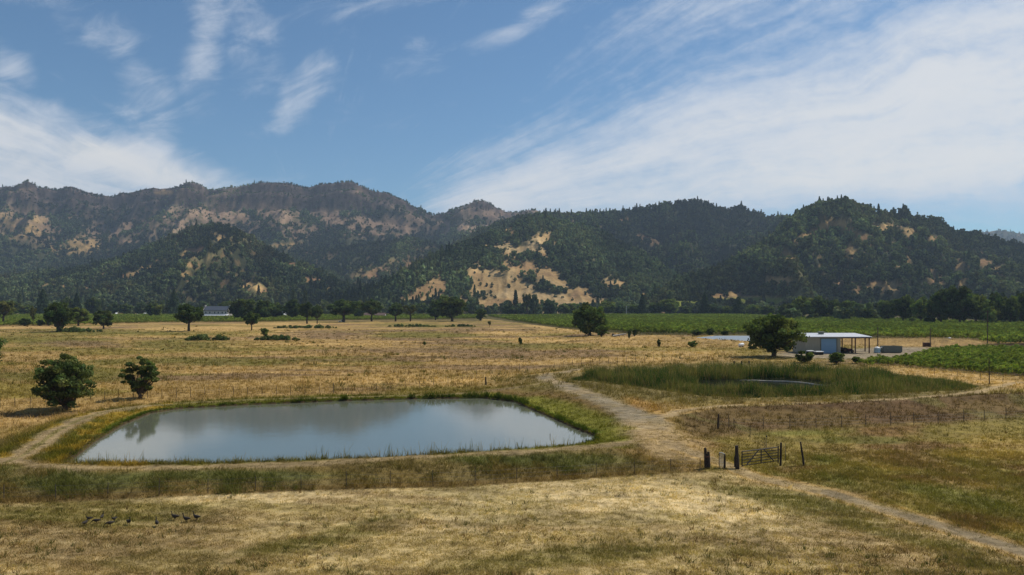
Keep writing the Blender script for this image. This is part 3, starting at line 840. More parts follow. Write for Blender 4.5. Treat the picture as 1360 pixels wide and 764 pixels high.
    return o

def ells(U, V, lst, seed, w=0.9, soft=0.35):
    nz = (fbm(U / 14, V / 9, seed, 4, 0.6) - 0.5) * 2
    m = np.zeros(U.shape)
    for cu, cv, ru, rv, a in lst:
        ca, sa = math.cos(R(a)), math.sin(R(a))
        p = ((U - cu) * ca + (V - cv) * sa) / ru; q = ((V - cv) * ca - (U - cu) * sa) / rv
        m = np.maximum(m, sm(1 + soft, 1 - soft, np.sqrt(p * p + q * q) + nz * w))
    return m

G_GOLD = srgb(162, 133, 88); G_PALE = srgb(174, 148, 106); G_PINK = srgb(124, 102, 82); G_UNDER = np.array([0.045, 0.048, 0.022]); G_ROCK = srgb(92, 78, 68); G_RED = srgb(132, 102, 72)
def mixc(a, b, m): return a * (1 - m[..., None]) + b * m[..., None]

# far rocky range
A_SKY = [(-260, 262), (-60, 255), (0, 249), (25, 247), (31, 243), (37, 240), (44, 244), (50, 249), (75, 252), (88, 249), (95, 248), (110, 253), (130, 259), (150, 261), (163, 256), (168, 257), (180, 254), (205, 249), (213, 251),
         (236, 248), (243, 244), (256, 243), (266, 246), (276, 253), (300, 251), (325, 247), (345, 243), (385, 243), (398, 247), (410, 249), (425, 245), (455, 243), (468, 243), (482, 249), (500, 255), (515, 257), (532, 264), (545, 272), (562, 281),
         (574, 286), (592, 284), (612, 276), (628, 269), (640, 266), (652, 270), (660, 276), (670, 281), (690, 282), (700, 279), (714, 280), (722, 284), (760, 286), (900, 330)]
def mask_a(U, V, X, Y, T):
    dark_low = sm(308, 330, V + (fbm(U / 40, V / 12, 5, 3) - 0.5) * 30)
    cl = np.interp(U, [-200, 0, 100, 200, 300, 330, 420, 530, 560, 620, 660, 760], [268, 268, 280, 280, 270, 275, 282, 276, 285, 285, 290, 300])
    rock = sm(cl + 4, cl - 6, V + (fbm(U / 8, V / 6, 8, 4) - 0.5) * 26)
    scree = (1 - rock) * (1 - dark_low)
    nz = fbm(U / 7, V / 4, 12, 5, 0.62); nz2 = fbm(U / 26, V / 14, 14, 4)
    c = np.broadcast_to(G_UNDER, U.shape + (3,)).copy()
    bare = scree * sm(0.43, 0.55, nz * 0.7 + nz2 * 0.3) * 0.85
    c = mixc(c, G_PINK, bare)
    c = mixc(c, mixc(np.broadcast_to(G_ROCK * 0.45, U.shape + (3,)), G_ROCK, sm(0.35, 0.7, fbm(U / 3, V / 9, 16, 4))), rock)
    g = ells(U, V, [(5, 300, 22, 16, 20), (45, 303, 20, 14, 40), (108, 328, 42, 11, -2), (172, 322, 22, 4, 3), (385, 327, 20, 4.5, 2), (215, 256, 14, 3.5, 0), (240, 296, 30, 5, 0), (300, 285, 60, 10, -10), (35, 252, 12, 2, 0), (475, 253, 10, 3, 0),
                    (372, 285, 28, 9, -4), (158, 308, 22, 6, -40), (430, 290, 40, 8, 10), (520, 300, 50, 9, 5), (600, 300, 40, 6, 0), (640, 285, 30, 6, 0)], 20, 1.0, 0.6)
    g = g * (0.35 + 0.65 * sm(0.36, 0.56, fbm(U / 6, V / 4, 24, 4)))
    c = mixc(c, mixc(np.broadcast_to(G_PINK * 1.05, U.shape + (3,)), G_GOLD * 0.9, ells(U, V, [(108, 328, 60, 14, -2), (385, 327, 24, 6, 2), (215, 256, 14, 3.5, 0), (5, 300, 70, 20, 0)], 21)), g * 0.9)
    den = np.clip(1 - 0.62 * bare - 0.62 * rock - 0.70 * g, 0.10, 1)
    return g, c, den
hill('far_rocky_hill', A_SKY, [(-300, 3600), (800, 3600)], [(-300, 2150), (800, 2150)], mask_a, -260, 800, 640, 190, p=0.9, amp=0.075, nsx=340, nsy=900,
     cliff=lambda U: 0.9 * sm(-400, 0, U) * sm(700, 600, U), trees=(24000, 11, 20, lambda u, P, t: 0.12), seed=11)

# dim middle ridge in the gap
def mask_c(U, V, X, Y, T):
    g = ells(U, V, [(500, 360, 16, 4, -20), (545, 352, 10, 3, 0), (490, 367, 12, 4, 0), (370, 352, 10, 3, 0), (415, 375, 14, 3, 10), (560, 372, 20, 5, -10)], 30) * 0.6
    nz = sm(0.56, 0.68, fbm(U / 10, V / 6, 32, 4))
    c = np.broadcast_to(G_UNDER, U.shape + (3,)).copy()
    c = mixc(c, G_RED, np.clip(g + nz * 0.35, 0, 1))
    return g, c, np.clip(1 - g * 0.9 - nz * 0.3, 0.05, 1)
hill('middle_hill', [(250, 372), (330, 352), (400, 336), (450, 329), (500, 322), (545, 318), (590, 326), (640, 338), (700, 352), (760, 372)], [(250, 2600), (760, 2600)], [(250, 1700), (760, 1700)], mask_c, 250, 760, 320, 110,
     p=1.05, amp=0.15, nsx=220, nsy=600, trees=(9000, 8, 14, lambda u, P, t: 0.2), seed=23)

# dark wooded spur on the left
B_SKY = [(-300, 392), (-60, 378), (0, 372), (60, 366), (120, 356), (160, 346), (190, 335), (215, 322), (240, 311), (262, 304), (285, 300), (305, 303), (325, 313), (345, 327), (375, 341), (400, 353), (430, 368), (470, 384), (520, 396), (560, 402)]
def mask_b(U, V, X, Y, T):
    g = ells(U, V, [(292, 316, 13, 4, 22), (258, 334, 16, 4, -12), (195, 355, 22, 3, -28), (168, 366, 14, 2.5, -25), (258, 352, 10, 4, 0), (240, 363, 14, 3, 10), (77, 382, 12, 3, 0), (120, 388, 8, 2.5, -15), (330, 380, 10, 5, 20), (310, 366, 8, 3, 30),
                    (345, 385, 8, 6, 30), (420, 374, 14, 4, 12), (385, 352, 9, 3, 0), (440, 385, 8, 3, 0)], 40, 0.8)
    nz = sm(0.60, 0.70, fbm(U / 9, V / 6, 42, 4))
    c = np.broadcast_to(G_UNDER, U.shape + (3,)).copy()
    c = mixc(c, mixc(np.broadcast_to(G_RED, U.shape + (3,)), G_GOLD, sm(0.4, 0.6, fbm(U / 20, V / 20, 44, 2))), np.clip(g + nz * 0.4, 0, 1))
    return g, c, np.clip(1 - g * 0.95 - nz * 0.35, 0.04, 1)
hill('left_wooded_hill', B_SKY, [(-300, 2000), (100, 1850), (285, 2000), (430, 1600), (560, 1350)], [(-300, 1250), (560, 1250)], mask_b, -300, 560, 460, 140,
     p=1.0, amp=0.21, nsx=170, nsy=420, trees=(13000, 9, 17, lambda u, P, t: 0.15), seed=31)

# the long ridge behind, centre to right
E_SKY = [(600, 330), (660, 300), (690, 290), (720, 287), (760, 287), (800, 285), (828, 281), (848, 278), (868, 276), (885, 272), (905, 269), (925, 267), (945, 273), (965, 279), (985, 276), (1000, 283), (1015, 288), (1035, 290), (1100, 300), (1200, 330)]
def mask_e(U, V, X, Y, T):
    g = ells(U, V, [(828, 293, 8, 3, 0), (848, 350, 12, 4, 0), (860, 318, 16, 5, 15)], 50) * 0.6
    nz = sm(0.63, 0.73, fbm(U / 10, V / 6, 52, 4))
    c = np.broadcast_to(G_UNDER, U.shape + (3,)).copy(); c = mixc(c, G_RED, np.clip(g + nz * 0.3, 0, 1))
    return g, c, np.clip(1 - g * 0.9 - nz * 0.25, 0.05, 1)
hill('back_wooded_hill', E_SKY, [(600, 2350), (1200, 2350)], [(600, 1350), (1200, 1350)], mask_e, 600, 1200, 420, 140, p=1.05, amp=0.26, nsx=230, nsy=560,
     trees=(14000, 10, 18, lambda u, P, t: 0.2), seed=43)

# golden spur in front
D_SKY = [(440, 404), (480, 396), (500, 386), (530, 371), (553, 357), (575, 346), (592, 337), (620, 325), (650, 313), (680, 301), (697, 294), (715, 291), (740, 296), (780, 306), (820, 322), (860, 345), (900, 372), (935, 396), (960, 404)]
def mask_d(U, V, X, Y, T):
    open_ = ells(U, V, [(695, 385, 95, 24, 14), (640, 374, 40, 14, -15), (570, 388, 34, 14, -35), (700, 330, 44, 14, 38), (725, 318, 24, 8, 5), (770, 345, 26, 6, 25), (800, 370, 28, 8, 18), (780, 392, 40, 9, 8), (720, 362, 50, 14, 35), (655, 330, 16, 7, -10),
                      (645, 350, 16, 5, -10), (820, 378, 20, 6, 20), (850, 392, 12, 4, 0), (690, 355, 40, 18, 20), (700, 404, 120, 8, 0), (560, 400, 50, 8, 0)], 60, 0.75)
    tr = ells(U, V, [(607, 376, 15, 13, 20), (660, 346, 14, 9, -20), (700, 370, 16, 6, 20), (705, 344, 9, 6, 0), (770, 330, 34, 20, 15), (790, 362, 26, 9, 15), (730, 385, 20, 4, 10), (690, 321, 10, 6, 0), (740, 345, 10, 14, 30), (805, 392, 20, 8, 10)], 64, 0.9)
    veg = np.clip(1 - open_ + tr * 0.85, 0, 1)
    spots = sm(0.50, 0.58, fbm(X / 34, Y / 44, 66, 3))
    nz = fbm(U / 18, V / 10, 68, 4)
    nz = fbm(X / 60, Y / 70, 68, 4)
    gold = mixc(np.broadcast_to(G_GOLD, U.shape + (3,)), G_RED, sm(0.5, 0.68, nz) * 0.6)
    gold = mixc(gold, G_PALE, sm(0.50, 0.36, nz) * 0.7)
    c = mixc(gold, np.broadcast_to(G_UNDER, U.shape + (3,)), veg)
    return open_, c, np.clip(np.maximum(veg, spots * np.where(V < 366, 0.62, 0.10)), 0.02, 1)
hill('golden_grass_hill', D_SKY, [(440, 1290), (553, 1420), (697, 1900), (800, 1800), (960, 1330)], [(440, 1230), (700, 1150), (960, 1250)], mask_d, 440, 960, 420, 150, p=0.9, amp=0.05, nsx=130, nsy=420,
     trees=(6500, 9, 18, lambda u, P, t: np.where(u < 600, 0.45, 0.06)), seed=57)

# right hill
F_SKY = [(860, 404), (885, 388), (905, 376), (930, 366), (960, 354), (985, 343), (1010, 330), (1030, 315), (1045, 300), (1056, 290), (1070, 282), (1085, 278), (1100, 273), (1120, 272), (1135, 274), (1150, 278), (1163, 285), (1175, 286), (1190, 283), (1203, 281), (1215, 287), (1232, 291),
         (1248, 296), (1258, 304), (1268, 309), (1285, 310), (1305, 315), (1330, 322), (1360, 327), (1450, 345), (1600, 372)]
def mask_f(U, V, X, Y, T):
    open_ = ells(U, V, [(1085, 308, 36, 4.5, -24), (1108, 298, 20, 5, 5), (1135, 311, 20, 5, 20), (1175, 302, 12, 5, -10), (1205, 312, 9, 7, -35), (1240, 318, 8, 4, 20), (1130, 335, 7, 9, 5), (1045, 338, 10, 7, 35), (1035, 330, 8, 3, 0), (1034, 375, 16, 6, 0),
                      (1115, 376, 8, 4, 30), (1165, 380, 30, 6, 2), (1140, 386, 8, 4, -20), (1275, 354, 5, 8, 20), (1243, 371, 10, 8, 40), (1278, 374, 5, 10, 10), (1305, 348, 10, 4, 10), (1320, 356, 12, 5, 20), (1290, 338, 7, 4, 0), (1345, 378, 18, 4, 28),
                      (1205, 330, 10, 3, -20), (1205, 345, 4, 9, 0), (960, 394, 20, 4, -5), (995, 396, 30, 3, 0), (1235, 362, 8, 4, 0), (1330, 368, 8, 3, 20), (1180, 326, 8, 4, 0)], 74, 0.75, 0.5)
    nz = sm(0.64, 0.74, fbm(U / 9, V / 6, 72, 4))
    c = np.broadcast_to(G_UNDER, U.shape + (3,)).copy()
    c = mixc(c, mixc(np.broadcast_to(G_GOLD, U.shape + (3,)), G_RED, sm(0.45, 0.65, fbm(U / 12, V / 10, 76, 3)) * 0.8), np.clip(open_ + nz * 0.45, 0, 1))
    gr = ells(U, V, [(1000, 401, 60, 6, 0), (905, 405, 30, 6, 0)], 78, 0.3)
    c = mixc(c, srgb(120, 124, 52), gr)
    return open_, c, np.clip(1 - open_ * 0.95 - nz * 0.35 - gr, 0.02, 1)
hill('right_wooded_hill', F_SKY, [(860, 1150), (930, 1250), (1110, 1600), (1300, 1600), (1600, 1500)], [(860, 1060), (1200, 1000), (1600, 900)], mask_f, 860, 1600, 460, 150, p=1.0, amp=0.23, nsx=170, nsy=400,
     trees=(10500, 8, 16, lambda u, P, t: 0.10), seed=71)

# blue hill far off on the right
def mask_g(U, V, X, Y, T):
    c = mixc(np.broadcast_to(G_UNDER, U.shape + (3,)), G_PINK, sm(0.55, 0.7, fbm(U / 8, V / 5, 91, 3)) * 0.6)
    return T * 0, c, T * 0 + 0.8
hill('distant_hill', [(1150, 345), (1240, 322), (1270, 312), (1290, 309), (1315, 307), (1335, 306), (1350, 309), (1370, 313), (1450, 330), (1560, 350)], [(1150, 5200), (1560, 5200)], [(1150, 3600), (1560, 3600)], mask_g, 1150, 1560, 120, 50, p=1.0, amp=0.1,
     nsx=300, nsy=900, trees=(2500, 12, 20, lambda u, P, t: 0.1), seed=83)

# ------------------------------------------------------------------ haze
def build_haze():
    mb = MB(); mb.box(-5200, 5200, -60, 6900, -3.0, 900.0)
    m, b, out = new_mat('valley_haze')
    v = b.N.new('ShaderNodeVolumePrincipled')
    v.inputs['Color'].default_value = (0.62, 0.80, 1.0, 1); v.inputs['Density'].default_value = HAZE_DENSITY; v.inputs['Anisotropy'].default_value = 0.2
    b.L.new(v.outputs[0], out.inputs['Volume'])
    o = mb.build('haze', m); tag(o, kind='stuff')
build_haze()

# ------------------------------------------------------------------ vineyards
VINES = []
for sd in range(4):
    rr = np.random.default_rng(300 + sd)
    cs = np.stack([rr.uniform(-0.9, 0.9, 9), rr.uniform(-0.25, 0.25, 9), rr.uniform(0.75, 1.45, 9)], 1)
    V, Fc, Cc = clump_crown(cs, rr.uniform(0.3, 0.5, 9), 110, 0.17, 0.9, (0.205, 0.245, 0.048), 0.25, 0.3)
    VINES.append(proto('vine', V, Fc, Cc, M['vine']))
def vineyard(name, quad_uv, ang, row, step, scale, hmul=1.0):
    Pw = np.array([spot(u, v)[:2] for u, v in quad_uv])
    ca, sa = math.cos(R(ang)), math.sin(R(ang))
    a = Pw @ np.array([ca, sa]); c = Pw @ np.array([-sa, ca])
    ra = np.arange(a.min(), a.max(), step); rc = np.arange(c.min(), c.max(), row)
    A, Cg = np.meshgrid(ra, rc); A = A.ravel() + rng.uniform(-0.2, 0.2, A.size) * step; Cg = Cg.ravel() + rng.normal(size=Cg.size) * 0.08
    X = A * ca - Cg * sa; Y = A * sa + Cg * ca
    k = (poly_sdf(X, Y, Pw) < 0) & (Y > 20) & (np.abs(X / np.maximum(Y, 1)) < 0.85)
    k &= rng.random(len(X)) > 0.04
    X, Y = X[k], Y[k]; Z = height(X, Y); n = len(X)
    sc = scale * rng.uniform(0.85, 1.15, n)
    tint = (0.7 + 0.6 * fbm(X / 30, Y / 30, 131, 3)) * rng.uniform(0.85, 1.15, n)
    scatter(name, np.stack([X, Y, Z], 1), sc, np.full(n, R(ang)) + rng.normal(size=n) * 0.06 + math.pi * rng.integers(0, 2, n), tint, np.clip(rng.normal(size=n) * 0.1, 0, 0.4), rng.integers(0, 4, n), VINES, M['vine'])
vineyard('near_vineyard', [(1140, 487), (1165, 481), (1205, 480), (1222, 473), (1246, 467), (1300, 465.5), (1480, 468), (1600, 500), (1480, 506), (1360, 501), (1260, 494), (1190, 487)], 116, 2.3, 1.5, 0.92)
vineyard('far_vineyard', [(648, 420.5), (700, 429), (760, 437), (850, 443.5), (915, 445), (1000, 444), (1040, 446), (1180, 449.5), (1300, 452), (1310, 457), (1480, 461), (1560, 434), (1300, 431.2), (1180, 426), (1060, 423.5), (980, 419.6), (800, 419)], 25, 2.9, 2.6, 1.4)
vineyard('left_vineyard', [(-120, 434), (60, 433), (220, 428.5), (330, 428), (450, 425.5), (640, 423.5), (640, 420), (400, 420), (0, 419.6), (-120, 419.5)], 20, 3.4, 3.0, 1.5)

# ------------------------------------------------------------------ grass, reeds, bank weeds
def blades(P, hgt, wid, col, nb, spread, lean=0.5, tip=1.25, head=None):
    """nb narrow upright blades round each point, all in one mesh"""
    n = len(P); k = n * nb
    base = np.repeat(P, nb, 0) + np.stack([rng.normal(size=k), rng.normal(size=k), np.zeros(k)], 1) * np.repeat(spread, nb)[:, None]
    h = np.repeat(hgt, nb) * rng.uniform(0.5, 1.25, k); w = np.repeat(wid, nb) * rng.uniform(0.6, 1.3, k)
    a = rng.random(k) * 6.283; l = rng.normal(size=(k, 2)) * (lean * h)[:, None]
    dx = np.stack([np.cos(a), np.sin(a), np.zeros(k)], 1) * w[:, None]
    tipp = base + np.stack([l[:, 0], l[:, 1], h], 1)
    V = np.stack([base - dx - [0, 0, 0.03], base + dx - [0, 0, 0.03], tipp + dx * 0.25, tipp - dx * 0.25], 1).reshape(-1, 3)
    c = np.repeat(col, nb, 0) * rng.uniform(0.72, 1.3, k)[:, None]
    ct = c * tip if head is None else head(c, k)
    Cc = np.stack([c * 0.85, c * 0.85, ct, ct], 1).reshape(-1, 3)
    return V, np.arange(k * 4).reshape(-1, 4), Cc

def build_grass():
    n = 215000
    u = rng.uniform(-70, 1430, n); wide = rng.random(n) < 0.22; u = np.where(wide, rng.uniform(-420, 1780, n), u)
    far = rng.random(n) < 0.45
    v = np.where(far, rng.uniform(440, 640, n), rng.uniform(600, 800, n))
    v = np.where(rng.random(n) < 0.10, rng.uniform(780, 960, n), v)
    Y = CAMZ * F / (v - HZ); X = (u - 680) / F * Y
    Z = height(X, Y)
    c, h, d = paint(X, Y, Z)
    d1 = poly_sdf(X, Y, POND); dm = poly_sdf(X, Y, REED); d3 = poly_sdf(X, Y, FARPOND)
    tuft = fbm(X / 1.4, Y / 1.4, 151, 3)
    k = (rng.random(n) < d * (0.4 + 1.1 * sm(0.38, 0.62, tuft))) & (d1 > 0.15) & (dm > 0.2) & (d3 > 1)
    X, Y, Z, c, h = X[k], Y[k], Z[k], c[k], h[k]; m = len(X)
    h = h * rng.uniform(0.5, 1.4, m); px = Y / 755.0
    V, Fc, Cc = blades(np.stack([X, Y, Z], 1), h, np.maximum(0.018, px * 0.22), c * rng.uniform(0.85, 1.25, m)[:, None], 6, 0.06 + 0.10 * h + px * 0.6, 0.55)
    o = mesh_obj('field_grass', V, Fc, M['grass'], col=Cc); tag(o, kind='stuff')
build_grass()

def along(P, step, jit=0.0):
    P = np.asarray(P, float); out = []
    for i in range(len(P) - 1):
        L = np.linalg.norm(P[i + 1][:2] - P[i][:2]); m = max(1, int(L / step))
        for k in range(m): out.append(P[i] + (P[i + 1] - P[i]) * (k / m))
    out.append(P[-1]); out = np.array(out)
    if jit: out[:, :2] += rng.normal(size=(len(out), 2)) * jit
    return out

def build_bank_weeds():
    # tussocks along the back and right shore, weeds over the dam face, stalks along the front shore
    Ps, Hs, Cs, Ns = [], [], [], []
    shore = np.array(POND + [POND[0]])
    sh3 = np.concatenate([shore, np.zeros((len(shore), 1))], 1)
    A = np.concatenate([along(sh3[4:], 0.22, 0.22) for _ in range(4)])
    dd = poly_sdf(A[:, 0], A[:, 1], POND)
    A = A[(dd > 0.05) & (dd < 1.3)]
    n = len(A); cl = fbm(A[:, 0] / 2.0, A[:, 1] / 2.0, 171, 2)
    left = A[:, 0] < -36
    V, Fc, Cc = [], [], []; off = 0
    sets = []
    hh = (0.15 + 0.55 * sm(0.40, 0.75, cl)) * np.where(left, 0.5, 1.0) * np.where(A[:, 1] > 101, 1.25, 0.75)
    sets.append((A, hh, np.where((cl > 0.5)[:, None], srgb(74, 84, 28), srgb(112, 108, 38)), 9, 0.16, 0.35))
    fr = along(pl((95, 615, 1.25), (300, 614, 1.3), (500, 608, 1.3), (650, 599, 1.3), (760, 591, 1.3)), 0.16, 0.25)
    cl = fbm(fr[:, 0] / 1.5, fr[:, 1] / 1.5, 173, 2)
    fr = fr[cl > 0.38]; nf = len(fr)
    sets.append((fr, rng.uniform(0.25, 1.15, nf) ** 1.3, np.where((rng.random(nf) < 0.5)[:, None], srgb(132, 112, 58), srgb(96, 94, 40)), 4, 0.14, 0.22))
    # dam face weeds
    m = 5200
    u = rng.uniform(-60, 930, m); v = rng.uniform(618, 668, m)
    Y = (CAMZ - 0.7) * F / (v - HZ); X = (u - 680) / F * Y
    df, _ = line_dist(X, Y, ROAD_FRONT); ft = np.interp(u, FOOT_U, FOOT_V)
    cl = fbm(X / 2.5, Y / 1.8, 175, 3)
    k = (df > 1.7) & (df < 5.0) & (cl > 0.53) & (Y < 80)
    X, Y, cl = X[k], Y[k], cl[k]; q = len(X)
    gcol = np.where((fbm(X / 5, Y / 5, 177, 2) > 0.5)[:, None], srgb(98, 98, 50), srgb(128, 108, 62))
    sets.append((np.stack([X, Y, 0 * X], 1), 0.12 + 0.5 * (cl - 0.53) / 0.25, gcol, 14, 0.24, 0.6))
    # rough plants scattered over the fields
    m = 2600
    u = rng.uniform(-60, 1420, m); v = rng.uniform(434, 520, m)
    Y = (CAMZ - 1) * F / (v - HZ); X = (u - 680) / F * Y
    cl = fbm(X / 25, Y / 14, 181, 3)
    k = (cl > 0.52) & (poly_sdf(X, Y, REED) > 3) & (poly_sdf(X, Y, POND) > 4) & (X / Y < 0.30)
    X, Y = X[k], Y[k]; q = len(X)
    sets.append((np.stack([X, Y, 0 * X], 1), rng.uniform(0.3, 0.9, q), np.where((rng.random(q) < 0.6)[:, None], srgb(92, 88, 40), srgb(120, 96, 58)), 12, 0.35, 0.5))
    # single weeds and seed heads standing out of the mown field and the right field
    m = 3000
    u = rng.uniform(-60, 1420, m); v = 770 - rng.random(m) ** 1.5 * 200
    Y = CAMZ * F / (v - HZ); X = (u - 680) / F * Y; Z_ = height(X, Y)
    c_, h_, d_ = paint(X, Y, Z_)
    cl = fbm(X / 6, Y / 4, 183, 3)
    k = (d_ > 0.6) & (Z_ < 0.35) & (cl > 0.47) & (Y < 100) & (poly_sdf(X, Y, POND) > 6)
    X, Y, c_ = X[k], Y[k], c_[k]; q = len(X); t_ = rng.random(q)[:, None]
    sets.append((np.stack([X, Y, 0 * X], 1), rng.uniform(0.10, 0.34, q), np.where(t_ < 0.45, srgb(84, 84, 42), np.where(t_ < 0.75, srgb(112, 88, 56), c_ * 1.45)), 12, 0.13, 0.6))
    for P, H, Cq, nb, sp, ln in sets:
        P = P.copy(); P[:, 2] = height(P[:, 0], P[:, 1])
        v_, f_, c_ = blades(P, H, np.maximum(0.022, P[:, 1] / 755 * 0.28), Cq, nb, np.full(len(P), sp), ln, 1.2)
        V.append(v_); Fc.append(f_ + off); Cc.append(c_); off += len(v_)
    o = mesh_obj('bank_weeds', np.concatenate(V), np.concatenate(Fc), M['grass'], col=np.concatenate(Cc)); tag(o, kind='stuff')
build_bank_weeds()

def build_reeds():
    P = np.array(REED); n = 60000
    X = rng.uniform(P[:, 0].min(), P[:, 0].max(), n); Y = rng.uniform(P[:, 1].min(), P[:, 1].max(), n)
    d = poly_sdf(X, Y, REED); dm = poly_sdf(X, Y, MARSH)
    cl = fbm(X / 6, Y / 6, 191, 3)
    k = (d < -0.3) & (dm > 0.2 + (cl - 0.5) * 5) & (rng.random(n) < 0.75)
    X, Y, d, cl = X[k], Y[k], d[k], cl[k]
    k = rng.random(len(X)) < np.clip(120 / Y, 0, 1) ** 1.5
    X, Y, d, cl = X[k][:17000], Y[k][:17000], d[k][:17000], cl[k][:17000]
    m = len(X); Z = height(X, Y)
    cl2 = fbm(X / 2.0, Y / 2.6, 193, 3)
    h = (0.4 + 1.35 * sm(0, 4, -d) * (0.35 + 0.6 * cl + 0.8 * sm(0.35, 0.65, cl2))) * rng.uniform(0.7, 1.2, m)
    h *= np.where(X / Y > 0.50, 0.65, 1.0)
    mid_ = sm(8, 2, poly_sdf(X, Y, MARSH)) * (Y < 124)
    h *= 1 - 0.52 * mid_
    h *= np.where(Y > 133, 0.92, 0.88)
    g = sm(0.36, 0.60, 0.5 * cl + 0.5 * fbm(X / 2.4, Y / 3, 195, 3))[:, None]
    c = srgb(108, 108, 58) * (1 - g) + srgb(54, 78, 34) * g
    dry = (rng.random(m) < 0.16)[:, None]
    c = np.where(dry, srgb(150, 128, 84), c)
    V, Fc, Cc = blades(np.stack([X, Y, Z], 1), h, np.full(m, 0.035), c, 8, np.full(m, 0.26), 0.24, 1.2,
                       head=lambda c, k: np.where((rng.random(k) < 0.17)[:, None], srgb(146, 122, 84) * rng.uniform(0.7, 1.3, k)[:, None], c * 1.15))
    o = mesh_obj('reeds', V, Fc, M['grass'], col=Cc); tag(o, kind='stuff')
build_reeds()


# ------------------------------------------------------------------ trees of the valley floor
DARK, MID, LIGHT, GREYG, OLIVE = (0.074, 0.098, 0.032), (0.112, 0.140, 0.040), (0.15, 0.175, 0.048), (0.085, 0.110, 0.060), (0.11, 0.115, 0.04)
KINDS_ = {
    'dark': [lambda sd: oak_parts(1, 1, sd, 5600, 0.030, 0.2, 70, 0.10, DARK), 'oak_tree', 3],
    'mid': [lambda sd: oak_parts(1, 1, sd, 5000, 0.030, 0.2, 64, 0.10, MID), 'oak_tree', 3],
    'light': [lambda sd: oak_parts(1, 1, sd, 4400, 0.030, 0.2, 54, 0.10, LIGHT), 'leafy_tree', 2],
    'grey': [lambda sd: oak_parts(1, 1, sd, 4600, 0.030, 0.15, 60, 0.08, GREYG), 'leafy_tree', 2],
    'trunky': [lambda sd: oak_parts(1, 1, sd, 4800, 0.030, 0.30, 60, 0.26, DARK), 'oak_tree', 3],
    'scrag': [lambda sd: oak_parts(1, 1, sd, 1700, 0.032, 0.35, 26, 0.22, OLIVE), 'scraggly_tree', 2],
    'con': [lambda sd: conifer_parts(1, 1, sd, 3600, 0.035, (0.048, 0.070, 0.036)), 'conifer_tree', 2],
    'bush': [lambda sd: oak_parts(1, 1, sd, 3400, 0.040, 0.06, 44, -0.05, DARK), 'shrub', 2],
    'gbush': [lambda sd: oak_parts(1, 1, sd, 3400, 0.040, 0.06, 44, -0.05, (0.115, 0.145, 0.038)), 'shrub', 2],
    'mound': [lambda sd: oak_parts(1, 1, sd, 5200, 0.030, 0.05, 90, -0.5, (0.125, 0.155, 0.048)), 'bramble_patch', 2],
}
_made = {}
def bramble(u, base, top, w, label):
    global rng
    p = spot(u, base); k = p[1] / F; W = w * k; H = (base - top) * k; D = min(W * 0.4, 12)
    keep = rng; rng = np.random.default_rng(int(u)); n = int(20 + W)
    a = rng.random(n) * 6.283; q = np.sqrt(rng.random(n))
    x = np.cos(a) * q * W / 2; y = np.sin(a) * q * D / 2
    hz = H * (1 - 0.75 * q ** 2) * rng.uniform(0.45, 1.05, n)
    rr = np.clip(hz * 0.6, 0.4, 2.5)
    V, Fc, Cc = clump_crown(np.stack([x, y, hz * 0.5], 1), rr, 4200, 0.26, 0.9, (0.10, 0.125, 0.042), 0.4, 0.5)
    rng = keep
    o = mesh_obj('bramble_patch', V, Fc, M['leaf'], col=Cc); o.location = tuple(p)
    return tag(o, label, 'bramble')
def tree(u, base, top, w, kind, label, group=None, depth=None):
    if kind == 'mound': return bramble(u, base, top, w, label)
    p = spot(u, base); k = p[1] / F
    h = (base - top) * k; ww = w * k
    var = random.Random(int(u * 7 + base)).randrange(KINDS_[kind][2])
    rz = random.Random(int(u * 13)).random() * 6.28
    sc = (ww, depth or ww, h)
    cat = {'shrub': 'shrub', 'bramble_patch': 'bramble'}.get(KINDS_[kind][1], 'tree')
    if kind == 'mound': rz = 0; sc = (ww, min(ww, 14.0), h)
    key = (kind, var)
    if key in _made: return dup(_made[key], p, rz, sc, label, group)
    t = plant(KINDS_[kind][1], label, cat, KINDS_[kind][0](900 + 10 * list(KINDS_).index(kind) + var), p, rz, sc, group, 'stem' if cat != 'tree' else 'trunk', 'foliage' if cat != 'tree' else 'crown')
    _made[key] = t
    return t

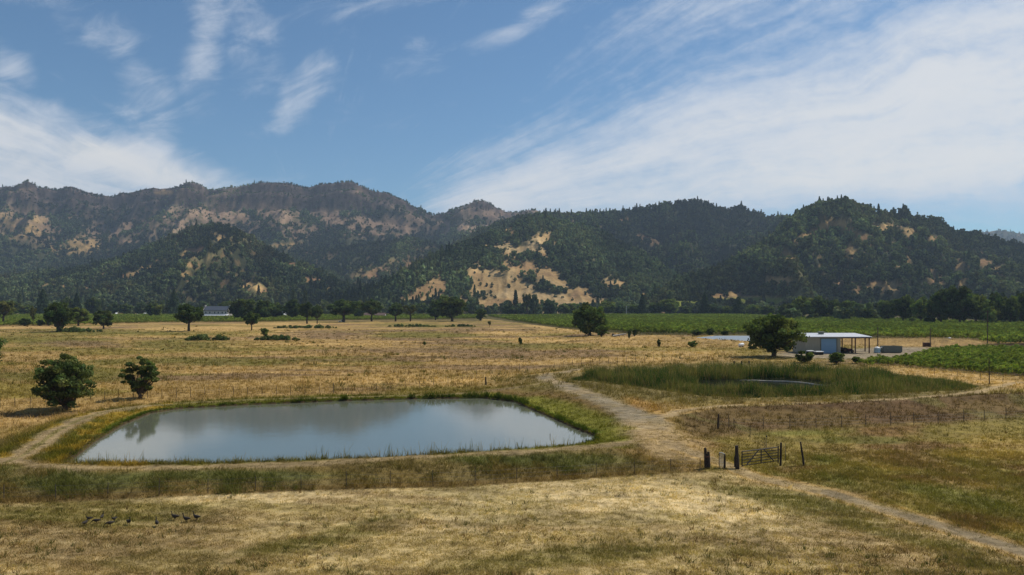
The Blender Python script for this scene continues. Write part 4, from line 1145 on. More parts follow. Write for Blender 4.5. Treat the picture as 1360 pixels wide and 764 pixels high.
GL, GC, GR, GF = 'trees beyond the left vineyard', 'trees below the golden hill', 'trees beyond the right vineyard', 'trees on the near edge of the left vineyard'
TREES = [
    (5, 432, 394, 34, 'scrag', 'thin ragged tree at the left end of the left vineyard', GF),
    (33, 433, 422, 17, 'bush', 'wide dark bush in front of the vineyard, leftmost of three', GF),
    (44, 432, 404, 9, 'scrag', 'slender bare-stemmed tree rising behind two dark vineyard bushes', GF),
    (53, 433, 424, 11, 'bush', 'small dark bush in front of the vineyard, beside the vase-shaped tree', GF),
    (64, 433, 414, 13, 'bush', 'narrow dark bush touching the left side of the vase-shaped tree', GF),
    (104, 433, 406, 30, 'mid', 'paler green tree directly behind the dark vase-shaped tree', GF),
    (137, 437, 410, 28, 'dark', 'low round dark tree right of the vase-shaped tree', GF),
    (251, 440, 402, 40, 'trunky', 'large dark round-headed tree just left of the farmhouse', GF),
    (322, 427, 394, 38, 'dark', 'tall broad dark oak just right of the farmhouse', GF),
    (334, 439, 413, 22, 'trunky', 'short tree on a thin trunk in front of the tall oak by the farmhouse', GF),
    (349, 426, 398, 34, 'dark', 'dark bushy oak second right of the farmhouse', GF),
    (365, 425, 401, 26, 'dark', 'dark oak just left of the white gabled barn', GF),
    (388, 425, 397, 30, 'dark', 'dark oak just right of the white gabled barn', GF),
    (408, 430, 400, 26, 'trunky', 'oak with a pale thin trunk, left one of a close pair', GF),
    (421, 430, 404, 17, 'trunky', 'slim oak with a dark low stem, right one of a close pair', GF),
    (456, 428, 396, 46, 'trunky', 'wide umbrella-shaped oak standing over the white pickup', GF),
    (477, 424, 401, 22, 'dark', 'dark oak crowding the right side of the umbrella-shaped oak', GF),
    (494, 427, 397, 32, 'trunky', 'rounded oak in front of the long brown-roofed barn', GF),
    (525, 427, 401, 27, 'trunky', 'slender-trunked oak just right of the brown-roofed barn', GF),
    (545, 427, 401, 25, 'scrag', 'thin-crowned dull green tree, third right of the umbrella-shaped oak', GF),
    (578, 425, 398, 24, 'dark', 'dark upright tree close left of the broad bushy oak', GF),
    (600, 427, 392, 46, 'dark', 'broad bushy oak reaching the ground before the golden hill', GF),
    (638, 426, 409, 18, 'gbush', 'round green bush at the left end of the right vineyard', GF),
    (14, 419.6, 399, 28, 'mid', 'mid green tree beyond the left vineyard, leftmost of the far row', GL),
    (33, 419.6, 403, 20, 'light', 'pale green low tree beyond the left vineyard', GL),
    (57, 419.6, 385, 20, 'con', 'tallest dark conifer beyond the left vineyard, left of the vase-shaped tree', GL),
    (90, 419.6, 394, 18, 'dark', 'dark tree rising behind the right shoulder of the vase-shaped tree', GL),
    (102, 419.6, 390, 14, 'con', 'pointed conifer rising between the vase-shaped and the low round tree', GL),
    (123, 419.6, 394, 20, 'dark', 'dark tree rising behind the low round tree', GL),
    (150, 419.6, 400, 16, 'grey', 'grey-green tree behind the low white shed', GL),
    (166, 419.6, 403, 18, 'dark', 'black-green tree between the two low white roofs', GL),
    (187, 419.6, 400, 20, 'grey', 'dull tree behind the long white greenhouse', GL),
    (200, 422.5, 402, 13, 'dark', 'dark narrow tree standing left of the bright green tree', GL),
    (210, 422.5, 401, 17, 'light', 'bright yellow-green tree between vineyard and conifers', GL),
    (231, 419.6, 385, 17, 'con', 'tall dark conifer left of the large round-headed tree', GL),
    (273, 419.6, 399, 18, 'grey', 'grey-green tree behind the left gable of the farmhouse', GL),
    (300, 419, 399, 22, 'mid', 'green tree rising behind the farmhouse roof', GL),
    (559, 419.6, 402, 20, 'dark', 'dark tree in the gap left of the dark upright tree', GC),
    (624, 419, 394, 24, 'grey', 'blue-grey bushy tree at the foot of the golden hill', GC),
    (632, 414, 378, 18, 'scrag', 'dark open-branched tree on golden grass, left of a pair', GC),
    (646, 414, 376, 17, 'scrag', 'dark open-branched tree on golden grass, right of a pair', GC),
    (662, 416, 397, 11, 'scrag', 'small leaning scraggly tree at the golden hill foot', GC),
    (676, 419.5, 405, 22, 'dark', 'low dark tree right of the small leaning scraggly tree', GC),
    (690, 419.5, 407, 16, 'mid', 'low green tree left of the tall ragged twin tree', GC),
    (700, 419.5, 385, 15, 'scrag', 'tall ragged dark tree with a thin top below the golden hill', GC),
    (709, 419.5, 390, 14, 'grey', 'bluish tree leaning on the tall ragged dark tree', GC),
    (731, 420, 396, 24, 'grey', 'grey-green domed tree between ragged tree and the big round oak', GC),
    (749, 419.5, 403, 18, 'mid', 'low green tree left of the big round oak', GC),
    (764, 419.5, 402, 20, 'mid', 'green tree partly hidden by the left of the big round oak', GC),
    (806, 419.5, 398, 28, 'mid', 'green tree just behind the right of the big round oak', GR),
    (824, 419.5, 400, 20, 'grey', 'dull green tree left of the pale utility pole', GR),
    (843, 419.5, 404, 20, 'mid', 'low tree right of the pale utility pole', GR),
    (853, 419.5, 391, 13, 'con', 'dark narrow conifer right of the pale utility pole', GR),
    (870, 419.5, 400, 20, 'dark', 'dark tree second right of the pale utility pole', GR),
    (890, 419.5, 395, 32, 'mid', 'broad bright-topped tree at mid vineyard edge', GR),
    (912, 419.5, 406, 16, 'dark', 'small dark tree in front of the green clearing', GR),
    (936, 419.5, 389, 16, 'con', 'tall blue-black conifer by the green clearing', GR),
    (951, 419.5, 402, 20, 'grey', 'grey-green tree right of the tall blue-black conifer', GR),
    (965, 419.5, 405, 18, 'mid', 'low rounded tree between the two tall dark conifers', GR),
    (980, 420, 395, 20, 'con', 'broad dark conifer left of the shed-side oak', GR),
    (1001, 420, 404, 24, 'mid', 'green tree above the left side of the shed-side oak', GR),
    (1020, 421, 405, 22, 'dark', 'dark tree right behind the top of the shed-side oak', GR),
    (1046, 424, 401, 26, 'dark', 'dark tree beyond vineyard, just right of the shed-side oak', GR),
    (1066, 425, 391, 32, 'mid', 'tall green tree above the left end of the shed roof', GR),
    (1087, 425, 392, 30, 'dark', 'tall dark tree directly above the blue shed door', GR),
    (1108, 425, 397, 24, 'dark', 'dark tree above the right end of the shed wall', GR),
    (1125, 425, 398, 30, 'mid', 'rounded green tree above the carport', GR),
    (1143, 426, 401, 24, 'grey', 'grey-leaved tree above the right end of the carport roof', GR),
    (1153, 427, 408, 18, 'dark', 'low dark tree left of the gap with brown soil', GR),
    (1180, 428, 396, 32, 'dark', 'black-green tree right of the gap with brown soil', GR),
    (1200, 430, 391, 30, 'dark', 'tall dark tree left of the yellowish tree', GR),
    (1223, 431, 394, 28, 'light', 'yellowish green tree left of the towering dark clump', GR),
    (1212, 432, 420, 10, 'light', 'small pale round bush before the yellowish tree', GR),
    (1234, 432.5, 417, 16, 'bush', 'dark low bush at the foot of the towering clump', GR),
    (1250, 433, 383, 40, 'dark', 'towering dark tree, left half of the tallest clump on the right', GR),
    (1274, 433, 379, 42, 'dark', 'towering dark tree, right half of the tallest clump on the right', GR),
    (1296, 433, 386, 32, 'mid', 'olive green tall tree right of the tallest clump', GR),
    (1313, 434, 404, 24, 'light', 'pale drooping willow behind the thin pole in the vineyard', GR),
    (1323, 433, 388, 30, 'dark', 'dark tall tree behind the pale drooping willow', GR),
    (1341, 433, 391, 28, 'mid', 'green tree second from the right edge', GR),
    (1359, 433, 387, 32, 'dark', 'dark tree cut by the right edge of the view', GR),
    (1390, 433, 390, 34, 'dark', 'dark tree beyond the vineyard, outside the right edge', GR),
]
for (u, b_, t_, w_, k_, l_, g_) in TREES: tree(u, b_, t_, w_, k_, l_, g_)

# further back, a belt of trees that reads as one mass
def far_wood():
    n = 420
    u = rng.uniform(-120, 1480, n); Y = rng.uniform(1010, 1190, n)
    Y = np.where(u > 1040, rng.uniform(560, 760, n), Y)
    k = ~((u > 530) & (u < 690) & (rng.random(n) < 0.55)) & ~((u > 895) & (u < 1010) & (rng.random(n) < 0.6))
    u, Y = u[k], Y[k]; X = (u - 680) / F * Y; n = len(u)
    P = np.stack([X, Y, height(X, Y) - 1.5], 1)
    sc = rng.uniform(9, 20, n) * np.where(u > 1040, 0.85, 1.0)
    scatter('distant_woodland', P, sc, rng.random(n) * 6.28, rng.uniform(0.7, 1.5, n), rng.random(n) * 0.15, np.where(rng.random(n) < 0.1, 5, rng.integers(0, 5, n)), WOODS, M['forest'])
far_wood()

# single trees that show well
def hero(u, base, name, label, parts_fn, cat='tree'):
    p = spot(u, base); return plant(name, label, cat, parts_fn(p[1] / F), p)
hero(86, 545, 'bushy_oak', 'wide dark bushy oak with branches to the ground, left of the pond', lambda k: oak_parts(80 * k, 84 * k, 44, 12500, 0.14, 0.10, 150, -0.04, (0.115, 0.138, 0.046), 0.0, 0.68, 0.7))
hero(185, 530, 'open_oak', 'open-branched young oak behind the back left corner of the pond', lambda k: oak_parts(62 * k, 55 * k, 47, 6000, 0.14, 0.12, 66, 0.04, (0.105, 0.130, 0.042), 0.0, 0.70, 0.55))
hero(78, 441, 'vase_tree', 'dark vase-shaped tree on a narrow base in dry grass', lambda k: oak_parts(40 * k, 42 * k, 43, 8000, 0.34, 0.18, 80, 0.20, (0.060, 0.082, 0.026)))
tree(80, 440, 424, 15, 'bush', 'dark skirt of shoots round the foot of the vase-shaped tree')
hero(783, 446, 'round_oak', 'big round dense oak alone between dry field and vineyard', lambda k: oak_parts(43 * k, 49 * k, 51, 12000, 0.36, 0.12, 110, 0.0, (0.088, 0.115, 0.036)))
tree(799, 447.5, 431, 20, 'gbush', 'paler green bush at the right foot of the big round oak')
hero(1027, 474, 'spreading_oak', 'wide spreading oak shading the left end of the shed', lambda k: oak_parts(59 * k, 84 * k, 59, 12000, 0.26, 0.20, 130, 0.06, (0.110, 0.135, 0.042), 0.0, 0.80))
hero(-32, 500, 'edge_oak', 'oak at the left edge, only branch tips in view', lambda k: oak_parts(78 * k, 74 * k, 63, 9000, 0.22, 0.15, 90, 0.1, (0.065, 0.085, 0.030)))

GB = 'small shrubs dotted over the dry field'
for a in [
    (691, 458, 447, 6, 'bush', 'lone dark upright shrub in mid field, left of the big round oak', GB),
    (836, 450, 436, 5, 'bush', 'narrow dark shrub beside the fallen trunk', GB),
    (843.5, 447, 436, 8, 'bush', 'rounded dark shrub between fallen trunk and dark heap', GB),
    (875, 461, 450, 6, 'bush', 'dark upright shrub below the reservoir bank', GB),
    (920, 461, 452, 15, 'gbush', 'green rounded shrub on the slope of the reservoir bank', GB),
    (352, 447, 435, 12, 'gbush', 'leafy shrub standing on the bramble mound', GB),
    (650, 435, 425, 6, 'scrag', 'orange-brown sapling at the left vineyard corner', GB),
    (564, 459, 453, 5, 'gbush', 'tiny bright green shrub in the middle of the dry field', GB),
    (925, 446, 437, 15, 'bush', 'dark waterside shrub at the left end of the reservoir', GB),
    (944, 446, 435, 13, 'bush', 'tallest dark shrub on the far bank of the reservoir', GB),
    (963, 446, 438, 13, 'bush', 'dark shrub on the reservoir bank nearest the shed-side oak', GB),
    (1068, 482, 464, 27, 'gbush', 'wide green bush in front of the shed wall', None),
    (1111, 484, 467, 24, 'gbush', 'green bush in front of the carport corner', None),
    (1138, 483, 473, 16, 'gbush', 'low green bush at the corner of the near vineyard', None),
    (1000, 464, 459, 16, 'bush', 'low bush between the white tank and the spreading oak', None),
    (277, 452, 443.5, 62, 'mound', 'green bramble mound without a shrub on top', None),
    (368, 452, 444.5, 62, 'mound', 'green bramble mound with a leafy shrub on top', None),
    (405, 436, 430.5, 90, 'mound', 'long dark bramble strip in front of the paired oaks', None),
    (545, 434, 430, 70, 'mound', 'long low bramble strip in front of the thin-crowned tree', None),
    (612, 434, 430.5, 44, 'mound', 'short low bramble strip in front of the broad bushy oak', None),
    (105, 441, 434.5, 70, 'mound', 'low bramble strip between the vase-shaped tree and the low round tree', None)]:
    tree(*a)

# ------------------------------------------------------------------ buildings
def bx(px0, px1, Y): return (px0 - 680) / F * Y, (px1 - 680) / F * Y

def build_shed():
    Yf, D = 200.0, 9.5
    x0, x1 = bx(1070, 1116.5, Yf); xe = bx(0, 1155, Yf)[1]; z0 = gz((x0 + x1) / 2, Yf + 3)
    t = thing('farm_shed', 'long pale shed with white sheet roof, blue roll-up door and open carport', 'shed', ((x0 + xe) / 2, Yf + D / 2, z0))
    ox, oy = -(x0 + xe) / 2, -(Yf + D / 2)
    def X(v): return v + ox
    def Yy(v): return v + oy
    e = 6.55 - z0; bk = 7.15 - z0
    w = MB(); w.v = [(X(x0), Yy(Yf), -.2), (X(x1), Yy(Yf), -.2), (X(x1), Yy(Yf + D - .3), -.2), (X(x0), Yy(Yf + D - .3), -.2), (X(x0), Yy(Yf), e - .06), (X(x1), Yy(Yf), e - .06), (X(x1), Yy(Yf + D - .3), bk - .1), (X(x0), Yy(Yf + D - .3), bk - .1)]
    w.f = [(0, 1, 5, 4), (1, 2, 6, 5), (2, 3, 7, 6), (3, 0, 4, 7), (4, 5, 6, 7)]
    w.build('wall', M['shedwall'], t)
    # corrugated sheet roof, higher at the back
    ra, rb_ = x0 - .4, xe + .5
    n = 90; rf = MB()
    for i in range(n + 1):
        xx = ra + (rb_ - ra) * i / n; dz = .03 * (i % 2)
        rf.v += [(X(xx), Yy(Yf - .7), e + .0 + dz), (X(xx), Yy(Yf + D + .3), bk + .02 + dz), (X(xx), Yy(Yf - .7), e - .14), (X(xx), Yy(Yf + D + .3), bk - .08)]
    for i in range(n):
        a = i * 4; rf.f += [(a, a + 4, a + 5, a + 1), (a + 2, a + 3, a + 7, a + 6), (a, a + 2, a + 6, a + 4)]
    rf.f += [(0, 1, 3, 2), (n * 4, n * 4 + 2, n * 4 + 3, n * 4 + 1)]
    r = rf.build('roof', M['roof'], t)
    vx = bx(0, 1090.5, 206)[1]
    v = MB(); v.box(X(vx - .6), X(vx + .6), Yy(205.5), Yy(206.6), e + .15, e + 1.05, .08); v.box(X(vx - .75), X(vx + .75), Yy(205.3), Yy(206.8), e + 1.05, e + 1.17, .04)
    v.build('roof_vent', M['grey'], r)
    d0, d1 = bx(1090.5, 1110.5, Yf)
    dr = MB(); k = 14
    for i in range(k): dr.box(X(d0), X(d1), Yy(Yf - .06 - .02 * (i % 2)), Yy(Yf - .003), .02 + i * 3.9 / k, .02 + (i + 1) * 3.9 / k - .012)
    dd = dr.build('roll_up_door', M['bluedoor'], t)
    fr = MB(); fr.box(X(d0 - .18), X(d0 - .003), Yy(Yf - .12), Yy(Yf - .004), 0, 4.1); fr.box(X(d1 + .003), X(d1 + .3), Yy(Yf - .12), Yy(Yf - .004), 0, 4.1); fr.box(X(d0), X(d1), Yy(Yf - .12), Yy(Yf - .004), 3.95, 4.12)
    fr.build('door_frame', M['grey'], dd)
    for px, yy in ((1136, Yf), (1154.5, Yf), (1131.5, Yf + 9), (1149, Yf + 9), (1118.5, Yf + 9)):
        xx = bx(0, px, yy)[1]; top = (e if yy == Yf else bk) - .15
        m_ = MB(); m_.box(X(xx - .13), X(xx + .13), Yy(yy - .1), Yy(yy + .16), -.2, top - .02, .02); m_.build('post', M['rust'], t)
    bm_ = MB(); bm_.box(X(x1 + .01), X(xe + .3), Yy(Yf - .12), Yy(Yf + .12), e - .46, e - .16); bm_.build('roof_beam', M['rust'], t)
    bm_ = MB(); bm_.box(X(x1 + .01), X(xe + .3), Yy(Yf + 8.9), Yy(Yf + 9.1), bk - .42, bk - .12)
    bm_.build('roof_beam', M['rust'], t)
build_shed()

def car_like(name, label, cat, loc, rz, paint_m, L=4.6, W=1.8, H=1.75, pickup=True):
    t = thing(name, label, cat, loc, rz)
    b = MB(); b.box(-L / 2, L / 2, -W / 2, W / 2, .38, .95, .12); b.build('body', paint_m, t)
    c = MB(); c.box(-L * .12 if pickup else -L * .42, L * .22, -W * .44, W * .44, .953, H, .18); cb = c.build('cabin', paint_m, t)
    g = MB(); a0 = (-L * .12 if pickup else -L * .42)
    g.box(a0 + .3, L * .22 - .3, -W * .44 - .012, -W * .44 + .02, 1.1, H - .22); g.box(a0 + .3, L * .22 - .3, W * .44 - .02, W * .44 + .012, 1.1, H - .22); g.box(L * .22 - .02, L * .22 + .012, -W * .34, W * .34, 1.1, H - .2)
    g.build('window', M['glass'], cb)
    for sx in (-1, 1):
        for sy in (-1, 1):
            w = MB(); w.tube([(sx * L * .31, sy * (W / 2 - .2), .36), (sx * L * .31, sy * (W / 2 + .02), .36)], .36, 14); w.build('wheel', M['dark'], t)
    return t
p = spot(453.5, 428); car_like('pickup_truck', 'white pickup parked behind the trunk of the umbrella-shaped oak', 'truck', (p[0], p[1] + 1, p[2]), R(20), M['white'], 5.4, 2.0, 1.95)

def build_tractor():
    Y = 202.5; x = bx(0, 1124, Y)[1]; z = gz(x, Y)
    t = thing('tractor', 'small dark red tractor parked under the carport roof', 'tractor', (x, Y, z), R(8))
    b = MB(); b.box(-1.0, 1.5, -.36, .36, .55, 1.15, .1); b.build('hood', M['red'], t)
    f = MB(); f.box(-1.5, -.4, -.75, .75, .75, 1.0, .08); f.build('fender', M['red'], t)
    s = MB(); s.box(-1.3, -.85, -.25, .25, 1.002, 1.1, .04); s.box(-1.42, -1.302, -.25, .25, 1.0, 1.5, .04); s.build('seat', M['dark'], t)
    w = MB(); w.tube([(-.5, 0, 1.15), (-.62, 0, 1.45)], .03, 6); w.tube([(-.62 + .0, .2 * math.cos(a * .7), 1.45 + .2 * math.sin(a * .7)) for a in range(10)], .02, 5); w.build('steering_wheel', M['dark'], t)
    e = MB(); e.tube([(.6, .12, 1.1), (.6, .12, 1.95)], .04, 6); e.build('exhaust_pipe', M['rust'], t)
    for sx, r, hw in ((-.95, .75, .24), (1.15, .46, .15)):
        for sy in (-.85, .85):
            m_ = MB(); m_.tube([(sx, sy - hw, r), (sx, sy - hw * .8, r), (sx, sy + hw * .8, r), (sx, sy + hw, r)], [r * .86, r, r, r * .86], 18); wh = m_.build('wheel', M['dark'], t)
            h_ = MB(); h_.tube([(sx, sy - hw - .01, r), (sx, sy + hw + .01, r)], r * .45, 12); h_.build('rim', M['rust'], wh)
build_tractor()

def bin_(px, py, w, label, hh=.75):
    p = spot(px, py); Yd = p[1]; W = w * Yd / F
    t = thing('storage_bin', label, 'bin', p, R(random.uniform(-12, 12)), 'white-lidded bins in front of the shed')
    b = MB(); b.box(-W / 2, W / 2, -.6, .6, .05, hh, .05); b.build('box', M['dark'], t)
    l = MB(); l.box(-W / 2 - .08, W / 2 + .08, -.68, .68, hh + .003, hh + .17, .06); l.box(-W * .42, W * .42, -.5, .5, hh + .173, hh + .24, .05); l.build('lid', M['white'], t)
bin_(1076, 470.5, 8, 'white-lidded dark bin, leftmost of three before the shed')
bin_(1087.5, 471.5, 10, 'white-lidded dark bin, nearest and widest before the blue door')
bin_(1097.5, 469.5, 9, 'white-lidded dark bin, rightmost, right in front of the blue door')

def build_yard():
    Y = 203.0; x = bx(0, 1165, Y)[1]; z = gz(x, Y)
    t = thing('water_tank', 'upright pale blue plastic tank with white top beside the carport', 'tank', (x, Y, z))
    b = MB(); b.lathe([(.78, 0), (.82, .08), (.82, .5), (.79, .55), (.82, .6), (.82, 1.15), (.80, 1.2)], 22); b.build('body', M['paleblue'], t, True)
    c = MB(); c.lathe([(.81, 1.203), (.72, 1.4), (.45, 1.56), (.22, 1.6), (.22, 1.7), (.05, 1.71)], 22); c.build('top', M['white'], t, True)
    pv = MB(); pv.tube([(.7, -.3, 1.35), (1.15, -.3, 1.5), (1.35, -.3, 1.25)], .12, 8); pv.build('outlet_pipe', M['white'], t, True)
    x = bx(0, 1183.5, Y)[1]; z = gz(x, Y)
    t = thing('metal_skip', 'long open grey-green metal skip right of the blue tank', 'skip', (x, Y, z))
    L, W, H = 5.0, 2.0, 1.75
    s = MB(); s.box(-L / 2, L / 2, -W / 2, -W / 2 + .08, .15, H); s.box(-L / 2, L / 2, W / 2 - .08, W / 2, .15, H); s.box(-L / 2, -L / 2 + .08, -W / 2 + .083, W / 2 - .083, .15, H); s.box(L / 2 - .08, L / 2, -W / 2 + .083, W / 2 - .083, .15, H); s.box(-L / 2 + .083, L / 2 - .083, -W / 2 + .083, W / 2 - .083, .15, .22)
    s.build('box', M['grey'], t)
    r_ = MB()
    for i in range(9): xx = -L / 2 + .2 + i * (L - .4) / 8; r_.box(xx - .05, xx + .05, -W / 2 - .07, -W / 2 - .003, .2, H - .12)
    r_.build('side_rib', M['grey'], t)
    rm = MB(); rm.box(-L / 2 - .06, L / 2 + .06, -W / 2 - .08, -W / 2 + .06, H + .003, H + .12); rm.box(-L / 2 - .06, L / 2 + .06, W / 2 - .06, W / 2 + .08, H + .003, H + .12); rm.build('rim', M['grey'], t)
    sk = MB(); sk.box(-L / 2 + .2, L / 2 - .2, -.8, -.6, 0, .147); sk.box(-L / 2 + .2, L / 2 - .2, .6, .8, 0, .147); sk.build('skid', M['dark'], t)
    # poles
    for px, top, base, Yp, lab in ((1165.8, 434, 461, 212, 'brown wooden pole rising behind the pale blue tank'), (1235.5, 436, 461, 232, 'dark wooden pole standing beside the rusty crate'), (1311.5, 412, 457.5, 236, 'tall thin pole at the end of the dirt mound')):
        x = bx(0, px, Yp)[1]; zb = gz(x, Yp); h = CAMZ + (HZ - top) / F * Yp - zb
        t = thing('wooden_pole', lab, 'pole', (x, Yp, zb))
        m_ = MB(); m_.tube([(0, 0, -.3), (0, 0, h * .5), (0.03, 0, h)], [.16, .14, .11], 9); m_.build('shaft', M['polewood'], t)
        cm = MB(); cm.box(-.35, .35, -.16, -.115, h - .5, h - .38); cm.build('crossarm', M['polewood'], t)
    # rusty crate
    Y = 233; x = bx(0, 1231, Y)[1]
    t = thing('rusty_crate', 'rusty brown crate at the foot of the dark wooden pole', 'crate', (x, Y, gz(x, Y)))
    b = MB()
    for i in range(4): b.box(-1.0, 1.0, -.7, .7, .12 + i * .3, .12 + i * .3 + .26, .02)
    b.build('slat_box', M['rust'], t)
    for q in (-.95, .8): MB().box(q, q + .15, -.6, .6, 0, .118).build('runner', M['dark'], t)
    # pump on the mound
    Y = 263; x = bx(0, 1260, Y)[1]
    t = thing('pump_unit', 'white and grey pump unit on top of the dirt mound', 'pump', (x, Y, gz(x, Y)))
    b = MB(); b.box(-1.3, -.3, -.5, .5, 0, 1.45, .06); b.build('cabinet', M['grey'], t)
    c = MB(); c.lathe([(.5, 0), (.52, .1), (.52, 1.2), (.4, 1.5), (.1, 1.62)], 18, .3, 0); c.build('pressure_tank', M['white'], t, True)
    d = MB(); d.box(.95, 1.3, -.3, .3, 0, 1.3, .04); d.build('filter_box', M['grey'], t)
    pp = MB(); pp.tube([(-.35, -.6, .3), (.3, -.6, .3), (1.1, -.6, .3)], .07, 7); pp.build('pipe', M['rust'], t)
    # white tank lying on the bank
    p = spot(984.5, 461)
    t = thing('plastic_tank', 'white tank lying tilted on the grass left of the spreading oak', 'tank', p, R(25))
    b = MB(); b.tube([(-1.0, 0, .42), (-.9, 0, .5), (-.6, 0, .58), (.6, 0, .78), (.9, 0, .80), (1.0, 0, .80)], [.1, .36, .5, .5, .36, .1], 16); b.build('body', M['white'], t, True)
    MB().box(-.65, -.5, -.4, .4, 0, .25).build('cradle', M['grey'], t); MB().box(.45, .6, -.4, .4, 0, .4).build('cradle', M['grey'], t)
build_yard()

def heap():
    p = spot(856.5, 441.5); n = 28; mb = MB()
    for j in range(9):
        for i in range(n):
            a = 2 * math.pi * i / n; q = j / 8; rr = 1 - q * .98
            k = .85 + .3 * float(vnoise(np.array([math.cos(a) * 2 + 5]), np.array([math.sin(a) * 2 + q * 3]), 5)[0])
            mb.v.append((2.1 * rr * k * math.cos(a), 1.5 * rr * k * math.sin(a), 1.25 * (1 - rr ** 2) * k - .1))
    mb.f = [(j * n + i, j * n + (i + 1) % n, (j + 1) * n + (i + 1) % n, (j + 1) * n + i) for j in range(8) for i in range(n)] + [tuple(8 * n + i for i in range(n))]
    o = mb.build('dark_heap', M['soil'], None, True); o.location = tuple(p); tag(o, 'dark rounded heap on the left end of the reservoir bank', 'heap')
    p = spot(824, 447.5)
    t = thing('fallen_trunk', 'pale fallen tree trunk lying right of the big round oak', 'log', p, R(10))
    m_ = MB(); m_.tube([(-3.2, 0, .3), (-1.5, .1, .55), (0.2, 0, .85), (2.4, -.1, 1.2)], [.42, .40, .34, .22], 9, True, .2); m_.build('log', M['log'], t)
    br = MB(); br.tube([(.2, 0, .8), (1.0, -.5, .5), (1.6, -.9, 0)], [.16, .1, .06], 6); br.tube([(1.0, 0, .95), (1.6, .5, 1.5), (2.0, .7, 2.0)], [.14, .09, .04], 6); br.tube([(-1, 0, .6), (-.6, -.6, .3), (-.3, -1, 0)], [.13, .09, .05], 6); br.build('branch', M['bark'], t)
    p = spot(814.5, 447)
    o = MB().tube([(0, 0, -.1), (0, 0, .5), (.05, 0, 1.1)], [.75, .62, .5], 11, True, .25).build('tree_stump', M['bark']); o.location = tuple(p); tag(o, 'dark stump between the big round oak and the fallen trunk', 'stump')
    # bleached log lying in the marsh, and a dead branch in the reeds
    a = [wpt(u, v, W2 + .1) for u, v in ((992, 505.8), (1020, 506.2), (1045, 507.0), (1065, 508.6), (1085, 511.0), (1106, 513.6))]; c = a[2]
    t = thing('floating_log', 'long bleached log lying across the dark marsh water', 'log', c)
    m_ = MB(); m_.tube([tuple(q - c) for q in a], [.05, .10, .19, .16, .12, .05], 8, True, .2); m_.build('log', M['log'], t)
    m_ = MB(); m_.tube([tuple(a[1] - c), tuple(a[1] - c + np.array([-2.2, 1.0, .12])), tuple(a[1] - c + np.array([-4.6, 1.2, .02]))], [.08, .06, .03], 6); m_.build('branch', M['log'], t)
    p = spot(866, 503)
    t = thing('dead_branch', 'pale dead branch sticking out of the reeds', 'branch', p)
    m_ = MB(); m_.tube([(0, 0, 0), (-.3, 0, 1.2), (-.9, 0, 2.2)], [.07, .05, .02], 6); m_.tube([(-.3, 0, 1.2), (.3, .1, 1.9), (.9, .1, 2.0)], [.04, .03, .015], 5); m_.tube([(-.15, 0, .7), (.5, -.1, 1.2), (1.2, -.1, 1.4)], [.04, .03, .015], 5); m_.build('twig', M['log'], t)
heap()

def build_farmhouse():
    Y = 770.0; x0, x1 = bx(272.5, 305.5, Y); xc = (x0 + x1) / 2; z = gz(xc, Y)
    t = thing('farmhouse', 'large cream farmhouse with dark slate roof and white porch', 'house', (xc, Y, z))
    L = (x1 - x0) / 2; D = 6.0
    w = MB(); w.box(-L, L, -D, D, -.5, 8.6)
    for sx in (-L, L): w.quad((sx, -D, 8.6), (sx, D, 8.6), (sx, 0, 12.2))
    w.build('wall', M['cream'], t)
    r = MB()
    for s in (-1, 1):
        r.quad((-L + .9, s * (D + .5), 8.4), (L - .9, s * (D + .5), 8.4), (L - .9, 0, 12.5), (-L + .9, 0, 12.5)); r.quad((-L + .9, s * (D + .5), 8.1), (L - .9, s * (D + .5), 8.1), (L - .9, 0, 12.2), (-L + .9, 0, 12.2))
        r.quad((-L + .9, s * (D + .5), 8.1), (L - .9, s * (D + .5), 8.1), (L - .9, s * (D + .5), 8.4), (-L + .9, s * (D + .5), 8.4))
    rf = r.build('roof', M['slate'], t)
    for sx in (-L - .45, L - .85):
        c = MB(); c.box(sx, sx + 1.3, -1.2, 1.2, 8.7, 13.6, .1); c.build('chimney', M['cream'], rf)
    for i, xx in enumerate((-9.5, -5.5, -.5, 3.0, 7.0, 10.5)):
        wd = MB(); wd.box(xx - .75, xx + .75, -D - .06, -D - .003, 5.0, 7.0); f = wd.build('window', M['glass'], t)
        fr = MB(); fr.box(xx - .95, xx - .753, -D - .1, -D - .004, 4.9, 7.2); fr.box(xx + .753, xx + .95, -D - .1, -D - .004, 4.9, 7.2); fr.box(xx - .95, xx + .95, -D - .12, -D - .004, 4.7, 4.897); fr.build('frame', M['white'], f)
    for xx in (-9, -3.5, 4.5, 9.5):
        wd = MB(); wd.box(xx - .9, xx + .9, -D - .06, -D - .003, .6, 2.9); wd.build('window', M['glass'], t)
    d = MB(); d.box(-.1, 1.3, -D - .08, -D - .003, .1, 2.6); d.build('door', M['brownroof'], t)
    pr = MB(); pr.v = [(-L + 1, -D - 3.2, 3.3), (L + 1.0, -D - 3.2, 3.3), (L + 1.0, -D - .02, 4.3), (-L + 1, -D - .02, 4.3), (-L + 1, -D - 3.2, 3.05), (L + 1.0, -D - 3.2, 3.05), (L + 1.0, -D - .02, 4.05), (-L + 1, -D - .02, 4.05)]
    pr.f = [(0, 1, 2, 3), (7, 6, 5, 4), (0, 4, 5, 1), (1, 5, 6, 2), (3, 7, 4, 0)]
    pr.build('porch_roof', M['white'], t)
    for i in range(7):
        xx = -L + 1.4 + i * (2 * L - 1.2) / 6
        c = MB(); c.box(xx - .16, xx + .16, -D - 3.0, -D - 2.7, -.4, 3.04); c.build('porch_post', M['white'], t)

